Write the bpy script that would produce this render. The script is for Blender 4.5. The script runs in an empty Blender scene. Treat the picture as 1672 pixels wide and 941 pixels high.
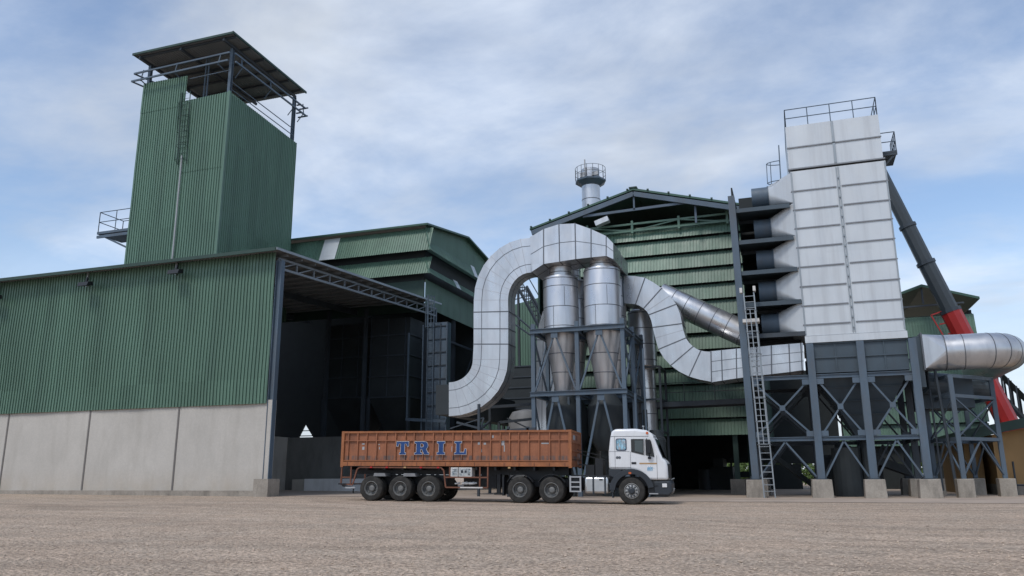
import bpy, bmesh, math, random
from mathutils import Vector, Matrix
random.seed(7)
V = Vector
scene = bpy.context.scene
COL = scene.collection
R = math.radians

# ------------------------------------------------------------------ camera
CAM_H = 1.1
A, PT, RL, FP = R(19.2), R(13.28), R(0.3), 1300.0
Fw = V((-math.sin(A)*math.cos(PT), math.cos(A)*math.cos(PT), math.sin(PT)))
R0 = V((math.cos(A), math.sin(A), 0)); U0 = R0.cross(Fw)
Up = U0*math.cos(RL) + R0*math.sin(RL); Rt = R0*math.cos(RL) - U0*math.sin(RL)
cd = bpy.data.cameras.new('camera'); cam = bpy.data.objects.new('camera', cd); COL.objects.link(cam)
m = Matrix((Rt, Up, -Fw)).transposed().to_4x4(); m.translation = V((0, 0, CAM_H)); cam.matrix_world = m
cd.sensor_width = 36; cd.lens = 36*FP/1672; cd.clip_end = 6000; cd.clip_start = 0.1
scene.camera = cam
scene.render.resolution_x = 1024; scene.render.resolution_y = 576

def at(x, y, X=None, Y=None, Z=None):
    """survey helper: the world point seen at photo pixel (x, y) on a known plane"""
    d = Fw*FP + Rt*(x-836) + Up*(470.5-y)
    if X is not None: t = X/d.x
    elif Y is not None: t = Y/d.y
    else: t = (Z-CAM_H)/d.z
    return V((0, 0, CAM_H)) + d*t

def ground_z(X):
    z = 0.0
    if X < -6.1: z = .011*(-6.1-max(X, -20))
    if X < -20: z += .005*(-20-max(X, -60))
    return z

# ------------------------------------------------------------------ materials
def mat(name, col, rough=.5, metal=0., var=.12, vscale=(1, 1, 1), dirt=None, dirt_amt=0., dscale=(1.2, 1.2, .15),
        sheet=0., bump=0., bscale=30., spec=.4, fine=0., rvar=0., sheet_w=.9, zband=None):
    mt = bpy.data.materials.new(name); mt.use_nodes = True
    nt = mt.node_tree; N = nt.nodes; L = nt.links; b = N['Principled BSDF']
    b.inputs['Roughness'].default_value = rough; b.inputs['Metallic'].default_value = metal
    b.inputs['Specular IOR Level'].default_value = spec
    geo = N.new('ShaderNodeNewGeometry'); tc = N.new('ShaderNodeTexCoord')
    def mapped(sc, src=None):
        mp = N.new('ShaderNodeMapping'); mp.inputs['Scale'].default_value = sc
        L.new(src or geo.outputs['Position'], mp.inputs['Vector']); return mp.outputs['Vector']
    def noise(sc, scale=1., detail=5., rough_=.6):
        n = N.new('ShaderNodeTexNoise'); n.inputs['Scale'].default_value = scale
        n.inputs['Detail'].default_value = detail; n.inputs['Roughness'].default_value = rough_
        L.new(mapped(sc), n.inputs['Vector']); return n.outputs['Fac']
    def mrange(s, a, b_, c, d):
        r = N.new('ShaderNodeMapRange'); r.inputs[1].default_value = a; r.inputs[2].default_value = b_
        r.inputs[3].default_value = c; r.inputs[4].default_value = d; L.new(s, r.inputs[0]); return r.outputs[0]
    def mul(a, b_):
        q = N.new('ShaderNodeMath'); q.operation = 'MULTIPLY'
        for i, s in enumerate((a, b_)):
            if isinstance(s, (int, float)): q.inputs[i].default_value = s
            else: L.new(s, q.inputs[i])
        return q.outputs[0]
    f = mrange(noise(vscale), .3, .7, 1-var, 1+var)
    if fine: f = mul(f, mrange(noise((1, 1, 1), 14., 3.), .3, .7, 1-fine, 1+fine))
    if sheet:
        sp = N.new('ShaderNodeSeparateXYZ'); L.new(geo.outputs['Position'], sp.inputs[0])
        def fl(o, w):
            q = N.new('ShaderNodeMath'); q.operation = 'MULTIPLY'; q.inputs[1].default_value = 1/w; L.new(o, q.inputs[0])
            g = N.new('ShaderNodeMath'); g.operation = 'FLOOR'; L.new(q.outputs[0], g.inputs[0]); return g.outputs[0]
        cb = N.new('ShaderNodeCombineXYZ'); L.new(fl(sp.outputs[0], sheet_w), cb.inputs[0]); L.new(fl(sp.outputs[1], sheet_w), cb.inputs[1])
        L.new(fl(sp.outputs[2], 6.), cb.inputs[2])
        wn = N.new('ShaderNodeTexWhiteNoise'); L.new(cb.outputs[0], wn.inputs['Vector'])
        f = mul(f, mrange(wn.outputs['Value'], 0, 1, 1-sheet, 1+sheet))
    vm = N.new('ShaderNodeVectorMath'); vm.operation = 'SCALE'; vm.inputs[0].default_value = col[:3]; L.new(f, vm.inputs['Scale'])
    out = vm.outputs[0]
    def mixin(fac, c, src):
        mx = N.new('ShaderNodeMix'); mx.data_type = 'RGBA'; L.new(fac, mx.inputs[0]); L.new(src, mx.inputs[6])
        mx.inputs[7].default_value = (*c, 1); return mx.outputs[2]
    if dirt:
        d = mul(mrange(noise(dscale, 1., 6., .65), .48, .72, 0, 1), dirt_amt)
        out = mixin(d, dirt, out)
    if zband:   # a worn painted band at a fixed object height: (z0, z1, colour, amount)
        sp2 = N.new('ShaderNodeSeparateXYZ'); L.new(tc.outputs['Object'], sp2.inputs[0])
        fe = .6 if zband[1]-zband[0] > .8 else .02
        a1 = mrange(sp2.outputs[2], zband[0]-fe, zband[0]+fe, 0, 1); a2 = mrange(sp2.outputs[2], zband[1]-fe, zband[1]+fe, 1, 0)
        nn = N.new('ShaderNodeTexNoise'); nn.inputs['Scale'].default_value = 1.; nn.inputs['Detail'].default_value = 4
        L.new(mapped((7, 1, 1.2) if fe < .1 else (1.3, 1, .8), tc.outputs['Object']), nn.inputs['Vector'])
        out = mixin(mul(mul(mul(a1, a2), mrange(nn.outputs['Fac'], .4, .56, 0, 1) if fe < .1 else mrange(nn.outputs['Fac'], .2, .75, 0, 1)), zband[3]), zband[2], out)
    L.new(out, b.inputs['Base Color'])
    if rvar: L.new(mrange(noise((1, 1, .6), 1.7), .3, .7, rough-rvar, rough+rvar), b.inputs['Roughness'])
    if bump:
        bp = N.new('ShaderNodeBump'); bp.inputs['Strength'].default_value = bump; bp.inputs['Distance'].default_value = .02
        L.new(noise((1, 1, 1), bscale, 4.), bp.inputs['Height']); L.new(bp.outputs[0], b.inputs['Normal'])
    return mt

M = {}
M['green'] = mat('green_sheet', (.104, .186, .136), .42, 0, .10, (.3, .3, .08), (.05, .09, .07), .45, (1.5, 1.5, .12), sheet=.085, spec=.45, rvar=.08)
M['green_roof'] = mat('green_roof_sheet', (.045, .10, .075), .5, 0, .12, (.3, .3, .3), sheet=.05)
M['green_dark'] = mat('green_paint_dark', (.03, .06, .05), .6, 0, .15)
M['under'] = mat('roof_underside', (.24, .25, .255), .6, .2, .15, (.4, .4, .4))
M['trim'] = mat('galvanised_trim', (.30, .33, .35), .45, .5, .12)
M['steel'] = mat('blue_grey_steel', (.085, .120, .158), .5, 0, .16, (.8, .8, .4), (.10, .085, .07), .35, (2, 2, .5), rvar=.1)
M['steel_dk'] = mat('dark_steel', (.042, .054, .067), .55, 0, .2, dirt=(.05, .045, .04), dirt_amt=.3)
M['hopper'] = mat('slate_blue_plate', (.054, .077, .097), .5, 0, .16, (.7, .7, .5), (.05, .055, .06), .4, (1.5, 1.5, .3), rvar=.1)
M['dark'] = mat('dark_shade_sheeting', (.016, .021, .022), .7, 0, .2)  # near black: shade of gaps and interiors is put into this colour
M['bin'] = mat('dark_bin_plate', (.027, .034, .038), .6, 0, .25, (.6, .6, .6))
M['alu'] = mat('aluminium_cladding', (.55, .56, .575), .33, .85, .10, (.9, .9, .5), (.34, .35, .37), .45, (2.2, 2.2, .25), sheet=.05, rvar=.09, bump=.10, bscale=2.2, sheet_w=.6)
M['alu_shiny'] = mat('polished_aluminium_cladding', (.56, .57, .585), .33, .75, .10, (.9, .9, .5), (.28, .29, .31), .45, (2.2, 2.2, .25), rvar=.08, bump=.06, bscale=2.)
M['seam'] = mat('cladding_seam', (.13, .14, .155), .5, .5, .1)
M['seam_e'] = mat('casing_joint', (.22, .23, .245), .5, .4, .1)
M['seam_l'] = mat('light_cladding_seam', (.42, .43, .45), .5, .5, .1)
M['white'] = mat('white_casing', (.56, .59, .61), .45, .25, .06, (.7, .7, .4), (.38, .39, .40), .6, (1.6, 1.6, .10), sheet=.03, rvar=.08, bump=.06, bscale=1.8, sheet_w=1.1)
M['tankgrey'] = mat('shadowed_tank_grey', (.20, .205, .21), .6, 0, .15, (1, 1, 1), (.12, .12, .12), .5)  # darkened for the shadow the tank stands in; mudguards share it
M['concrete'] = mat('concrete', (.45, .425, .38), .85, 0, .13, (.5, .5, .35), (.22, .19, .155), .5, (1.1, 1.1, .3), bump=.25, bscale=22, fine=.06, spec=.2)
M['concrete_dk'] = mat('weathered_concrete', (.31, .28, .24), .9, 0, .2, (1, 1, 1), (.11, .10, .085), .6, (2.5, 2.5, .8), bump=.3, bscale=22, fine=.1, spec=.2)
M['concrete_wall'] = mat('base_wall_concrete', (.47, .445, .405), .85, 0, .08, (.5, .5, .35), (.36, .335, .295), .45, (1.6, 1.6, .35), bump=.25, bscale=22, fine=.05, spec=.2, zband=(-1., 1.0, (.36, .28, .19), .45))
M['joint'] = mat('joint_filler', (.16, .15, .14), .8)
M['rust'] = mat('orange_trailer_paint', (.30, .115, .056), .55, 0, .16, (2.5, 2.5, .6), (.12, .055, .035), .55, (2.2, 2.2, .7), fine=.10, zband=(1.66, 1.84, (.10, .085, .08), .8))
M['rust_rail'] = mat('orange_rail_paint', (.31, .115, .045), .55, 0, .2, (3, 3, 3), (.13, .06, .04), .6, (4, 4, 2))
M['rust_dk'] = mat('brown_guard_paint', (.15, .06, .035), .6, 0, .25, (3, 3, 3))
M['tyre'] = mat('tyre_rubber', (.032, .031, .029), .85, 0, .15, (3, 3, 3), (.09, .08, .07), .45, (6, 6, 6), spec=.25)
M['rim'] = mat('grey_rim', (.17, .17, .165), .6, .2, .2, (6, 6, 6), (.05, .045, .04), .5, (8, 8, 8))
M['rim_l'] = mat('bare_rim', (.42, .42, .41), .45, .5, .1)
M['black'] = mat('black_plastic', (.014, .016, .019), .5, 0, .1)
M['charcoal'] = mat('charcoal_plastic', (.028, .034, .042), .5, 0, .1)
M['cabw'] = mat('white_cab_paint', (.72, .735, .75), .28, 0, .03, (1, 1, 1), (.50, .49, .47), .3, (3, 3, .8), spec=.5, zband=(.6, 1.5, (.44, .41, .37), .3))
M['glass'] = mat('dark_glass', (.008, .010, .012), .06, 0, .05, spec=.6)
M['glass2'] = mat('pale_glass', (.05, .07, .075), .08, 0, .05, spec=.6)
M['tank'] = mat('brushed_tank', (.52, .53, .53), .32, .9, .08, (3, 3, 3), rvar=.08)
M['lgrey'] = mat('light_grey_paint', (.36, .37, .38), .5, .1, .1)
M['blue'] = mat('blue_lettering', (.012, .052, .18), .55, 0, .18, (5, 5, 2))
M['whitep'] = mat('white_outline_paint', (.60, .58, .55), .6, 0, .12, (6, 6, 6))
M['orange'] = mat('orange_stripe', (.42, .27, .13), .5, 0, .05)
M['cyan'] = mat('pale_blue_marking', (.16, .36, .52), .5, 0, .2, (20, 20, 20))
M['lamp_o'] = mat('orange_lens', (.55, .12, .03), .3)
M['lamp_r'] = mat('red_lens', (.4, .02, .02), .3)
M['lamp_w'] = mat('clear_lens', (.7, .7, .7), .2)
M['red'] = mat('red_crane_paint', (.33, .022, .02), .4, 0, .12, (.6, .6, .6), (.16, .03, .025), .3)
M['boom'] = mat('grey_boom_paint', (.045, .055, .062), .45, 0, .1, (.5, .5, .5))
M['tan'] = mat('tan_wall', (.36, .225, .105), .8, 0, .10, (.6, .6, .3), (.22, .14, .075), .4, (1.5, 1.5, .3), spec=.2)
M['translucent'] = mat('translucent_sheet', (.58, .61, .62), .5, 0, .1, (1, 1, 1), sheet=.06)
M['poster'] = mat('picture_print', (.38, .40, .40), .5, 0, .6, (9, 9, 12), (.10, .20, .26), .8, (14, 14, 14))
M['sticker'] = mat('window_picture', (.24, .42, .52), .3, 0, .5, (14, 14, 9), (.55, .33, .24), .95, (9, 9, 7))
M['navy'] = mat('navy_surround', (.012, .03, .07), .3)
M['leaf'] = mat('bush_leaf', (.09, .14, .035), .7, 0, .5, (2, 2, 2))
M['bark'] = mat('bark', (.06, .045, .03), .9)
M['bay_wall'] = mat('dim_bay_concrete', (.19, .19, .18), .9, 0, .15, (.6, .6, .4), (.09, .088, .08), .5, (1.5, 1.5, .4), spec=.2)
M['steel_lt'] = mat('pale_blue_grey_steel', (.21, .245, .28), .5, 0, .12)
M['block'] = mat('pale_block_paint', (.78, .79, .79), .7, 0, .1, (1, 1, 1), (.4, .39, .37), .5)
M['pad'] = mat('concrete_pad', (.40, .325, .262), .9, 0, .15, (.5, .5, .5), (.27, .22, .185), .6, (.35, .35, .35), fine=.08, spec=.2)

def gravel_mat():
    mt = bpy.data.materials.new('gravel'); mt.use_nodes = True
    nt = mt.node_tree; N = nt.nodes; L = nt.links; b = N['Principled BSDF']
    b.inputs['Roughness'].default_value = .95; b.inputs['Specular IOR Level'].default_value = .15
    geo = N.new('ShaderNodeNewGeometry')
    def nz(scale, detail=4, rough=.6, vec=None, sc=None):
        n = N.new('ShaderNodeTexNoise'); n.inputs['Scale'].default_value = scale; n.inputs['Detail'].default_value = detail; n.inputs['Roughness'].default_value = rough
        if sc:
            mp = N.new('ShaderNodeMapping'); mp.inputs['Scale'].default_value = sc; mp.inputs['Rotation'].default_value = (0, 0, R(-8)); L.new(geo.outputs['Position'], mp.inputs[0]); L.new(mp.outputs[0], n.inputs['Vector'])
        else: L.new(geo.outputs['Position'], n.inputs['Vector'])
        return n.outputs['Fac']
    def vor(scale, feat='F1'):
        v = N.new('ShaderNodeTexVoronoi'); v.inputs['Scale'].default_value = scale; v.feature = feat; L.new(geo.outputs['Position'], v.inputs['Vector']); return v
    def mr(s, a, b_, c, d):
        r = N.new('ShaderNodeMapRange'); r.inputs[1].default_value = a; r.inputs[2].default_value = b_; r.inputs[3].default_value = c; r.inputs[4].default_value = d; L.new(s, r.inputs[0]); return r.outputs[0]
    def op(o, a, b_):
        q = N.new('ShaderNodeMath'); q.operation = o
        for i, s in enumerate((a, b_)):
            if isinstance(s, (int, float)): q.inputs[i].default_value = s
            else: L.new(s, q.inputs[i])
        return q.outputs[0]
    v1 = vor(19.); v2 = vor(48.)
    sepc = N.new('ShaderNodeSeparateColor'); L.new(v1.outputs['Color'], sepc.inputs[0])
    sepd = N.new('ShaderNodeSeparateColor'); L.new(v2.outputs['Color'], sepd.inputs[0])
    f = op('MULTIPLY', mr(sepc.outputs[0], 0, 1, .80, 1.2), mr(sepd.outputs[0], 0, 1, .82, 1.18))
    f = op('MULTIPLY', f, mr(v1.outputs['Distance'], .25, .8, 1.08, .62))
    f = op('MULTIPLY', f, mr(nz(.22, 5, .6, sc=(.35, 1.6, 1)), .3, .7, .86, 1.13))
    f = op('MULTIPLY', f, mr(nz(1., 6, .7, sc=(.14, .9, 1)), .3, .7, .92, 1.07))
    f = op('MULTIPLY', f, mr(nz(1.6, 5, .65), .3, .7, .86, 1.12))
    f = op('MULTIPLY', f, mr(nz(7., 4, .65), .3, .7, .85, 1.14))
    # pairs of compacted wheel tracks curving across the yard
    sp = N.new('ShaderNodeSeparateXYZ'); L.new(geo.outputs['Position'], sp.inputs[0])
    t = op('ADD', op('ADD', sp.outputs[1], op('MULTIPLY', sp.outputs[0], .16)), op('MULTIPLY', nz(.045, 2, .4), 22.))
    wv = op('ABSOLUTE', op('SINE', op('MULTIPLY', t, 1.45), 0.), 0.)
    trk = op('MULTIPLY', mr(wv, .80, .98, 0, 1), mr(nz(.09, 3, .5), .46, .56, 0, 1))
    f = op('MULTIPLY', f, mr(trk, 0, 1, 1., .84))
    mx = N.new('ShaderNodeMix'); mx.data_type = 'RGBA'; L.new(mr(nz(.6, 4), .4, .65, 0, 1), mx.inputs[0])
    mx.inputs[6].default_value = (.585, .45, .34, 1); mx.inputs[7].default_value = (.54, .432, .335, 1)
    vm = N.new('ShaderNodeVectorMath'); vm.operation = 'SCALE'; L.new(mx.outputs[2], vm.inputs[0]); L.new(f, vm.inputs['Scale'])
    L.new(vm.outputs[0], b.inputs['Base Color'])
    h = op('ADD', op('MULTIPLY', v1.outputs['Distance'], -1.), op('MULTIPLY', v2.outputs['Distance'], -.4))
    h = op('ADD', h, op('MULTIPLY', nz(5., 4), 1.2))
    bp = N.new('ShaderNodeBump'); bp.inputs['Strength'].default_value = 1.; bp.inputs['Distance'].default_value = .04
    L.new(h, bp.inputs['Height']); L.new(bp.outputs[0], b.inputs['Normal'])
    return mt
M['gravel'] = gravel_mat()
M['stone'] = mat('loose_stone', (.46, .37, .29), .9, 0, .4, (40, 40, 40), spec=.15)

# ------------------------------------------------------------------ mesh builder
BASE = {}
class MB:
    def __init__(s): s.v = []; s.f = []; s.mi = []
    def add(s, vs, fs, m=0):
        n = len(s.v); s.v += [V(q) for q in vs]; s.f += [[n+i for i in f] for f in fs]; s.mi += [m]*len(fs); return s
    def box(s, x0, x1, y0, y1, z0, z1, m=0):
        vs = [(x0, y0, z0), (x1, y0, z0), (x1, y1, z0), (x0, y1, z0), (x0, y0, z1), (x1, y0, z1), (x1, y1, z1), (x0, y1, z1)]
        return s.add(vs, [(0, 3, 2, 1), (4, 5, 6, 7), (0, 1, 5, 4), (1, 2, 6, 5), (2, 3, 7, 6), (3, 0, 4, 7)], m)
    def loft(s, rings, m=0, cap=True, closed=True):
        n = len(rings[0]); vs = [q for r in rings for q in r]; fs = []
        for i in range(len(rings)-1):
            for j in range(n if closed else n-1):
                k = (j+1) % n; fs.append((i*n+j, i*n+k, (i+1)*n+k, (i+1)*n+j))
        if cap and closed: fs.append(tuple(range(n))[::-1]); fs.append(tuple((len(rings)-1)*n+j for j in range(n)))
        return s.add(vs, fs, m)
    def frame(s, d, up=None):
        d = d.normalized(); up = V(up) if up is not None else V((0, 0, 1))
        if abs(d.dot(up.normalized())) > .98: up = V((0, 1, 0)) if abs(d.y) < .9 else V((1, 0, 0))
        a = up.cross(d).normalized(); b = d.cross(a).normalized(); return a, b
    def beam(s, p, q, w=.12, h=None, m=0, up=None):
        p, q = V(p), V(q); h = h or w; a, b = s.frame(q-p, up); a = a*w/2; b = b*h/2
        return s.loft([[p-a-b, p+a-b, p+a+b, p-a+b], [q-a-b, q+a-b, q+a+b, q-a+b]], m)
    def ibeam(s, p, q, w=.25, h=.3, t=.03, m=0, up=None):
        p, q = V(p), V(q); a, b = s.frame(q-p, up)
        o = b*(h/2-t/2)
        s.beam(p+o, q+o, w, t, m, up); s.beam(p-o, q-o, w, t, m, up); s.beam(p, q, t, h-2*t, m, up); return s
    def tube(s, p, q, r, n=8, m=0, r2=None, cap=True):
        p, q = V(p), V(q); r2 = r if r2 is None else r2; a, b = s.frame(q-p)
        ring = lambda c, rr: [c+a*rr*math.cos(2*math.pi*i/n)+b*rr*math.sin(2*math.pi*i/n) for i in range(n)]
        return s.loft([ring(p, r), ring(q, r2)], m, cap)
    def path(s, pts, r, n=8, m=0, cap=True, radii=None):
        pts = [V(q) for q in pts]; rings = []; a = None
        for i, p in enumerate(pts):
            d = (pts[min(i+1, len(pts)-1)]-pts[max(i-1, 0)]).normalized()
            if a is None: a, b = s.frame(d)
            else:
                a = (a-d*a.dot(d)).normalized(); b = d.cross(a)
            rr = radii[i] if radii else r
            rings.append([p+a*rr*math.cos(2*math.pi*j/n)+b*rr*math.sin(2*math.pi*j/n) for j in range(n)])
        return s.loft(rings, m, cap)
    def lathe(s, prof, c=(0, 0, 0), n=32, m=0, axis='Z', cap=True):
        c = V(c); rings = []
        for r, h in prof:
            ring = []
            for i in range(n):
                u, w = r*math.cos(2*math.pi*i/n), r*math.sin(2*math.pi*i/n)
                ring.append(c+(V((u, w, h)) if axis == 'Z' else V((u, h, -w)) if axis == 'Y' else V((h, u, w))))
            rings.append(ring)
        return s.loft(rings, m, cap)
    def prism(s, poly, y0, y1, m=0, axis='Y'):
        if axis == 'Y': f = lambda a, b, t: V((a, t, b))
        elif axis == 'X': f = lambda a, b, t: V((t, a, b))
        else: f = lambda a, b, t: V((a, b, t))
        return s.loft([[f(a, b, y0) for a, b in poly], [f(a, b, y1) for a, b in poly]], m)
    def corr(s, o, u, W, z0, z1, n, pitch=.2, depth=.03, m=0, rows=5, wob=.008, z0e=None, z1e=None, up=None, seed=0, shape=((0, 0), (.62, 0), (.67, 1), (.88, 1), (.92, -.55), (.97, -.55))):
        """ribbed sheet: o origin (plan), u direction, W width, heights z0..z1 (z0e, z1e at the far end), n outward normal; up tilts it"""
        o, u, n = V(o), V(u).normalized(), V(n).normalized(); up = V(up) if up is not None else V((0, 0, 1))
        z0e = z0 if z0e is None else z0e; z1e = z1 if z1e is None else z1e
        rg = random.Random(seed); ph = [rg.uniform(0, 6.3) for _ in range(6)]
        cols = []; k = 0
        while True:
            done = False
            for a, d in shape:
                x = (k+a)*pitch
                if x >= W: done = True; break
                cols.append((x, d*depth))
            if done: break
            k += 1
        cols.append((W, 0)); vs = []; fs = []; nr = rows+1
        for x, d in cols:
            t = x/W; a = z0+(z0e-z0)*t; b = z1+(z1e-z1)*t
            for j in range(nr):
                h = a+(b-a)*j/rows
                w = wob*(math.sin(x*.9+ph[0]+h*.5)+.7*math.sin(h*1.3+ph[1]+x*.21)+.5*math.sin(x*2.7+ph[2]))
                vs.append(o+u*x+up*h+n*(d+w))
        for i in range(len(cols)-1):
            for j in range(rows): fs.append((i*nr+j, (i+1)*nr+j, (i+1)*nr+j+1, i*nr+j+1))
        return s.add(vs, fs, m)
    def build(s, name, mats, parent=None, smooth=False, origin=None, props=None, bevel=0, seg=2, angle=None):
        me = bpy.data.meshes.new(name)
        org = V(origin) if origin is not None else (BASE.get(parent.name, V()) if parent else V())
        me.from_pydata([tuple(q-org) for q in s.v], [], s.f); me.update()
        mats = mats if isinstance(mats, (list, tuple)) else [mats]
        for mm in mats: me.materials.append(M[mm] if isinstance(mm, str) else mm)
        for p, k in zip(me.polygons, s.mi): p.material_index = min(k, len(mats)-1); p.use_smooth = smooth
        bm = bmesh.new(); bm.from_mesh(me); bmesh.ops.recalc_face_normals(bm, faces=bm.faces)
        if smooth:
            for e in bm.edges:
                if len(e.link_faces) == 2 and e.calc_face_angle(0) > R(angle or 32): e.smooth = False
        bm.to_mesh(me); bm.free()
        o = bpy.data.objects.new(name, me); COL.objects.link(o)
        if parent: o.parent = parent; 
        if origin is not None and not parent: o.location = org
        if origin is not None and parent: o.location = org-BASE.get(parent.name, V())
        BASE[o.name] = org
        if bevel:
            b = o.modifiers.new('edge', 'BEVEL'); b.width = bevel; b.segments = seg; b.limit_method = 'ANGLE'; b.angle_limit = R(35)
            if smooth: b.harden_normals = False
        if props: tag(o, *props)
        return o
def tag(o, label=None, cat=None, group=None, kind=None):
    if label: o['label'] = label
    if cat: o['category'] = cat
    if group: o['group'] = group
    if kind: o['kind'] = kind
    return o
def thing(name, loc, label, cat, group=None, rot=(0, 0, 0), local=False):
    o = bpy.data.objects.new(name, None); COL.objects.link(o); o.location = loc; o.rotation_euler = rot
    o.empty_display_size = .5; BASE[o.name] = V() if local else V(loc); return tag(o, label, cat, group)
def dup(o, delta=(0, 0, 0), parent='same'):
    c = o.copy(); COL.objects.link(c)
    if parent != 'same': c.parent = parent
    c.location = o.location+V(delta); BASE[c.name] = BASE.get(o.name, V())+V(delta)
    for ch in list(o.children): 
        k = dup(ch, (0, 0, 0), c)
    return c
X3, Y3, Z3 = V((1, 0, 0)), V((0, 1, 0)), V((0, 0, 1))
def caged_ladder(mb, p, q, width, out, side, rung=.3, cage=True, r=.025, from_z=2.2, cr=.35):
    """two rails p->q, rungs, hoops bulging along out"""
    p, q = V(p), V(q); s = V(side).normalized()*width/2; out = V(out).normalized(); Ln = (q-p).length; d = (q-p)/Ln
    mb.beam(p-s, q-s, r*2, r*2); mb.beam(p+s, q+s, r*2, r*2)
    k = rung
    while k < Ln: mb.tube(p+d*k-s, p+d*k+s, r*.7, 5); k += rung
    if cage:
        hs = []; k = from_z
        while k < Ln:
            pts = []
            for i in range(9):
                a = math.pi*i/8; pts.append(p+d*k+s.normalized()*(-math.cos(a)*(width/2+.06))+out*(math.sin(a)*cr*1.7))
            mb.path(pts, r*.8, 5); hs.append(pts); k += 1.1
        for i in (2, 4, 6):
            for a, b in zip(hs, hs[1:]): mb.beam(a[i], b[i], r*1.3, r*1.3)
def railing(mb, pts, h=1.05, r=.025, n_mid=1, every=1.5, up=V((0, 0, 1))):
    pts = [V(q) for q in pts]
    for a, b in zip(pts, pts[1:]):
        for k in range(n_mid+1): mb.tube(a+up*h*(k+1)/(n_mid+1), b+up*h*(k+1)/(n_mid+1), r, 6)
        n = max(1, round((b-a).length/every))
        for i in range(n+1):
            c = a+(b-a)*i/n; mb.tube(c, c+up*h, r, 6)
# ------------------------------------------------------------------ ground
g = MB(); xs = [-1500, -60, -20, -6.1, 1500]
for i in range(4):
    a, b = xs[i], xs[i+1]
    g.add([(a, -300, ground_z(a)), (b, -300, ground_z(b)), (b, 4000, ground_z(b)), (a, 4000, ground_z(a))], [(0, 1, 2, 3)])
tag(g.build('gravel_yard', 'gravel', origin=(0, 0, 0)), kind='structure')
g = MB(); xs = [-48, -20, -6.1, 12]
for i in range(3):
    a, b = xs[i], xs[i+1]; e = .012
    g.add([(a, 35.2, ground_z(a)+e), (b, 35.2, ground_z(b)+e), (b, 74, ground_z(b)+e), (a, 74, ground_z(a)+e)], [(0, 1, 2, 3)])
tag(g.build('concrete_apron', 'pad', origin=(0, 0, 0)), kind='structure')

rg = random.Random(21); g = MB()
for i in range(9000):
    d = 8.5+22*rg.random()**1.5; a = rg.uniform(-.62, .62)+R(19.2); x, y = -math.sin(a)*d, math.cos(a)*d
    s = rg.uniform(.008, .02)*(1.7 if rg.random() < .06 else 1); c = V((x, y, ground_z(x)+s*.3)); k = rg.uniform(0, 6.3)
    ring = [c+V((math.cos(k+j*1.5708)*s*rg.uniform(.7, 1.2), math.sin(k+j*1.5708)*s*rg.uniform(.7, 1.2), rg.uniform(-.2, .2)*s)) for j in range(4)]
    top = c+V((rg.uniform(-.3, .3)*s, rg.uniform(-.3, .3)*s, s*.75)); bt = c-V((0, 0, s*.6))
    g.add(ring+[top, bt], [(0, 1, 4), (1, 2, 4), (2, 3, 4), (3, 0, 4), (1, 0, 5), (2, 1, 5), (3, 2, 5), (0, 3, 5)])
tag(g.build('loose_stones', 'stone', origin=(0, 0, 0)), 'loose small stones lying on the gravel in front', 'stones', kind='stuff')

# ------------------------------------------------------------------ left warehouse
XC, YW = -25.0, 34.1
wh = thing('storage_warehouse', (XC, YW, 0), 'long green ribbed warehouse over a bare concrete wall, open at its right end', 'warehouse')
MB().corr((-60, YW-.10, 0), X3, 35.02, 4.72, 12.62, -Y3, .205, .05, rows=9, wob=.02, seed=1).build('green_cladding', 'green', wh)
cx = [-60, -54.6, -48.55, -42.5, -36.47, -30.44, -24.62]
for a, b in zip(cx, cx[1:]):
    MB().box(a+.02, b-.02, YW, YW+.3, .42, 4.9).build('concrete_panel', 'concrete_wall', wh)
for a in cx[1:-1]:
    MB().box(a-.05, a+.05, YW-.03, YW+.1, .42, 4.85).build('joint_strip', 'joint', wh)
MB().box(-60, -24.9, YW-.22, YW+.3, -.2, .46).build('plinth', 'concrete_dk', wh)
# roof rising away from the yard
sl = .058; zr = lambda y: 12.66+sl*(y-YW)
rf = MB().corr((-60, YW-.75, zr(YW-.75)), X3, 35.55, 0, 18.7, V((0, -sl, 1)), .25, .045, up=V((0, 1, sl)), rows=2, wob=.0)
rf.build('roof', 'under', wh)
MB().box(-60, XC+.5, YW-.80, YW-.74, zr(YW)-.16, zr(YW)+.02).build('eave_trim', 'green_dark', wh)
fl = MB(); fl.beam((XC+.57, YW-.8, zr(YW-.8)-.02), (XC+.57, 53.9, zr(53.9)-.02), .05, .13); fl.build('verge_flashing', 'trim', wh)
pu = MB()
for i in range(15):
    y = YW+.4+i*1.3; pu.box(-60, XC+.40, y, y+.07, zr(y)-.19, zr(y)-.05)
pu.build('purlins', 'trim', wh)
tr = MB(); y0, y1 = YW+.2, 54.2; bot = lambda y: 11.82+.0575*(y-YW)
tr.beam((XC, y0, zr(y0)-.32), (XC, y1, zr(y1)-.32), .12, .12); tr.beam((XC, y0, bot(y0)), (XC, y1, bot(y1)), .12, .12)
n = 12
for i in range(n+1):
    y = y0+(y1-y0)*i/n; tr.beam((XC, y, bot(y)), (XC, y, zr(y)-.3), .07)
    if i < n:
        yb = y0+(y1-y0)*(i+1)/n; tr.beam((XC, y, bot(y)), (XC, yb, zr(yb)-.3), .06)
tr.build('canopy_truss', 'steel_lt', wh)
for k in range(1, 4):       # rafters deeper in the bay
    x = XC-5.6*k; MB().beam((x, y0, zr(y0)-.5), (x, y1, zr(y1)-.5), .16, .4).build('rafter', 'steel_dk', wh)
cp = MB().ibeam((XC+.2, YW+.12, .95), (XC+.2, YW+.12, 12.2), .3, .34, .035, up=X3).build('corner_post', 'steel', wh)
MB().box(XC-.12, XC+.72, YW-.5, YW+.45, -.2, 1.02).build('post_footing', 'concrete_dk', cp)
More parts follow.
